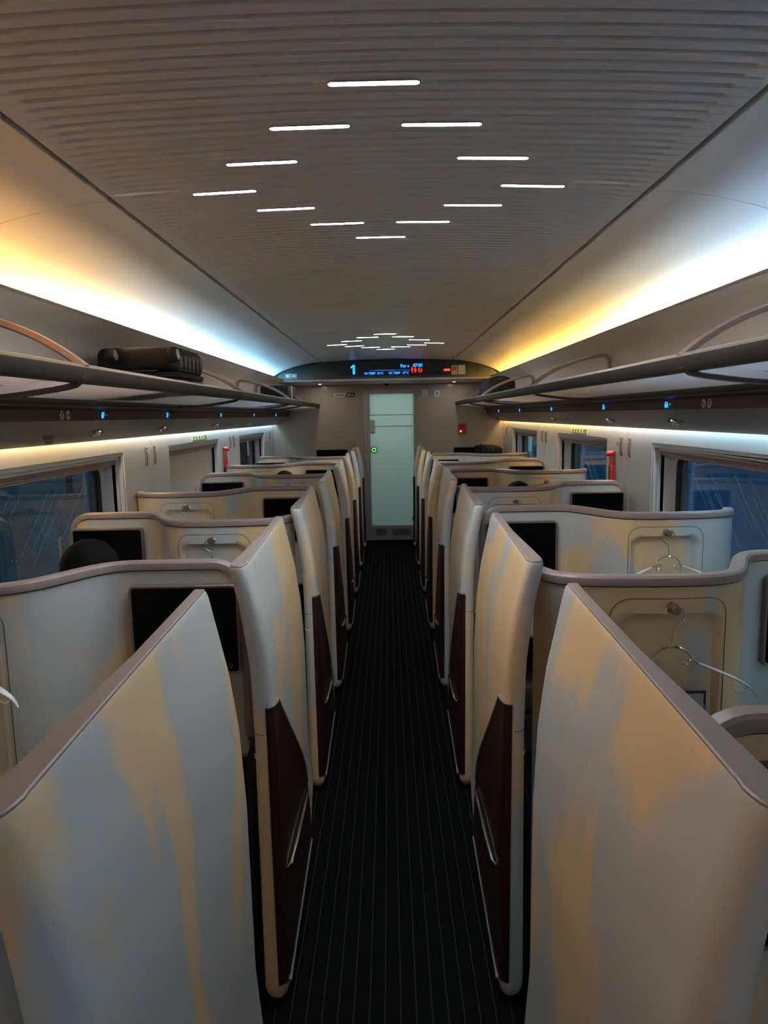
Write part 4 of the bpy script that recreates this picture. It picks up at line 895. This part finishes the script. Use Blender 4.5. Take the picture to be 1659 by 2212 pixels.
def person(x, y, ztop, lean, label, bald=False):
    t = empty('person', (x, y, 0), label, 'person')
    hz = ztop - .115; hx = x + lean
    J = [(x, y, .56, .13, .15), (x, y - .02, .72, .125, .16), (x, y - .03, .88, .12, .17), (x, y - .03, 1.0, .075, .12), (x + lean * .5, y - .01, 1.07, .052), (hx, y, hz - .07, .062), (hx, y + .005, hz + .0, .082, .09), (hx, y - .01, hz + .055, .070)]
    E = [(i, i + 1) for i in range(7)]
    def add(par, pts):
        for p in pts: J.append(p); E.append((par, len(J) - 1)); par = len(J) - 1
        return par
    for d in (-1, 1):
        w = add(3, [(x + d * .165, y - .02, .985, .055), (x + d * .20, y + .03, .83, .045), (x + d * .20, y + .09, .70, .040), (x + d * .16, y + .24, .66, .030), (x + d * .14, y + .30, .655, .026)])
        for q in range(4): add(w, [(x + d * (.155 - .018 * q), y + .345, .655, .010), (x + d * (.152 - .018 * q), y + .375 + .006 * (q % 3), .645, .009)])
        add(w, [(x + d * .105, y + .32, .655, .011), (x + d * .09, y + .34, .65, .009)])
        add(0, [(x + d * .10, y + .10, .55, .085), (x + d * .13, y + .42, .56, .065), (x + d * .13, y + .46, .30, .05), (x + d * .13, y + .45, .10, .035), (x + d * .13, y + .56, .06, .035)])
    skin('body', J, E, M['skin'], t)
    # head details: nose, ears, eyes face forward (away from the camera)
    mb = MB(); mb.loft(blob(hx, y + .098, hz - .005, .012, .018, .022, 2, 1, 0, 10, 6)); mb.build('nose', M['skin'], t)
    for d in (-1, 1):
        mb = MB(); mb.loft(blob(hx + d * .088, y - .005, hz - .002, .010, .018, .030, 2, 1, 0, 10, 8)); mb.build('ear', M['skin'], t)
        mb = MB(); mb.loft(blob(hx + d * .032, y + .078, hz + .022, .012, .010, .007, 2, 1, 0, 10, 6)); mb.build('eye', M['screen'], t)
    mb = MB(); mb.loft(blob(hx, y + .082, hz - .045, .024, .010, .006, 2, 1, 0, 10, 6)); mb.build('mouth', M['redd'], t)
    # hair: shell over crown and back with strands
    mb = MB(); L = []
    for i in range(15):
        th = PI / 2 - i * math.radians(8.6); row = []
        for j in range(36):
            f = 2 * PI * j / 36
            back = .5 - .5 * math.sin(f)                     # 1 at the back (towards the camera)
            q_ = min(1, max(0, (back - .30) / .4)); drop = .62 + .38 * q_ * q_ * (3 - 2 * q_)
            tt = PI / 2 - (PI / 2 - th) * drop
            k = 1 + .03 * math.sin(9 * f + i * .3) + .015 * math.sin(23 * f)
            row.append((hx + .097 * k * math.cos(tt) * math.cos(f), y - .008 + .108 * k * math.cos(tt) * math.sin(f), hz + .012 + .104 * math.sin(tt) * (1 + .01 * math.sin(5 * f))))
        L.append(row)
    V = mb.grid(L, True); mb.build('hair', M['hair'], t)
    mb = MB(); mb.loft([[(x + a * w, y - .03 + b * d, z) for a, b in [(math.cos(2 * PI * q / 20), math.sin(2 * PI * q / 20)) for q in range(20)]] for z, w, d in ((.50, .16, .14), (.6, .165, .145), (.75, .165, .14), (.88, .18, .14), (.97, .17, .115), (1.02, .11, .09), (1.05, .065, .065))]); mb.build('shirt', M['shirt'], t)
    for d in (-1, 1): MB().tube([(x + d * .15, y - .02, .985), (x + d * .20, y + .03, .83), (x + d * .20, y + .09, .70), (x + d * .165, y + .20, .665)], .06, 12, rr=[.068, .058, .052, .042]).build('sleeve', M['shirt'], t)
    for d in (-1, 1): MB().tube([(x + d * .09, y - .02, .56), (x + d * .12, y + .38, .57), (x + d * .13, y + .47, .52), (x + d * .13, y + .47, .30), (x + d * .13, y + .45, .12)], .08, 12, rr=[.105, .082, .078, .062, .05]).build('trouser_leg', M['trou'], t)
    return t
def seat(x, y, label):
    t = empty('seat', (x, y, 0), label, 'seat')
    MB().box(x - .18, x + .18, y - .14, y + .40, .32, .46).build('cushion', M['leather'], t, True, .04, 3)
    MB().box(x - .18, x + .18, y - .26, y - .15, .40, 1.16).build('backrest', M['leather'], t, True, .04, 3)
    MB().box(x - .16, x + .16, y - .10, y + .36, 0, .32).build('base', M['base'], t, False)
for d in [(-1.11, 2.47, 1.335, .055, 'dark-haired passenger seated behind the nearest left partition, back of head showing'), (-.885, 6.05, 1.295, 0, 'passenger far on the left of whom only the top of dark hair shows'), (.895, 4.86, 1.283, 0, 'passenger on the right of whom only a dark crown shows above a partition')]:
    person(*d); seat(d[0] - (.01 if d[0] < -1 else 0), d[1] - .0, 'brown leather seat under the passenger %s' % ('behind the nearest left partition' if d[0] < -1 else 'far on the left' if d[0] < 0 else 'on the right'))

# ================================================================== outside, seen through the windows
tag(MB().box(-60, 60, -30, 60, -1.6, -1.5).build('ground', M['ground'], None, False), kind='structure')
t = empty('concrete_viaduct', (14, 12, -1.5), 'pale concrete walkway with a railing outside the right window', 'walkway')
MB().box(9, 11.5, -5, 45, -1.5, .35).build('deck', M['ground'], t, False)
MB().box(11.5, 15, -5, 45, -1.5, .9).build('parapet', M['concrete'], t, False)
for q in range(20): MB().box(10.95, 11.0, -2 + q * 2.2, -1.9 + q * 2.2, .35, 1.25).build('post', M['gap'], t, False)
MB().box(10.95, 11.0, -5, 45, 1.2, 1.27).build('rail', M['gap'], t, False)
tag(MB().box(-30, -1.9, -30, 60, -1.5, -1.42).build('grass_verge', M['verge'], None, False), 'dark grassy verge seen low through the left windows', 'verge')
rnd = random.Random(4)
for q in range(5):
    x = -rnd.uniform(14, 16); y = 0 + q * 8 + rnd.uniform(-.5, .5); h = rnd.uniform(2.5, 4.5)
    t = empty('tree', (x, y, -1.5), '%s dark tree outside the left windows, counting along the train' % ORD[q], 'tree')
    mb = MB(); mb.loft(blob(x, y, h * .75, 2.2, 2.2, h * .6, 2.2, q, .15)); mb.build('crown', M['leaf'], t); MB().tube([(x, y, -1.42), (x, y, h * .3)], .15, 8).build('trunk', M['leather'], t)
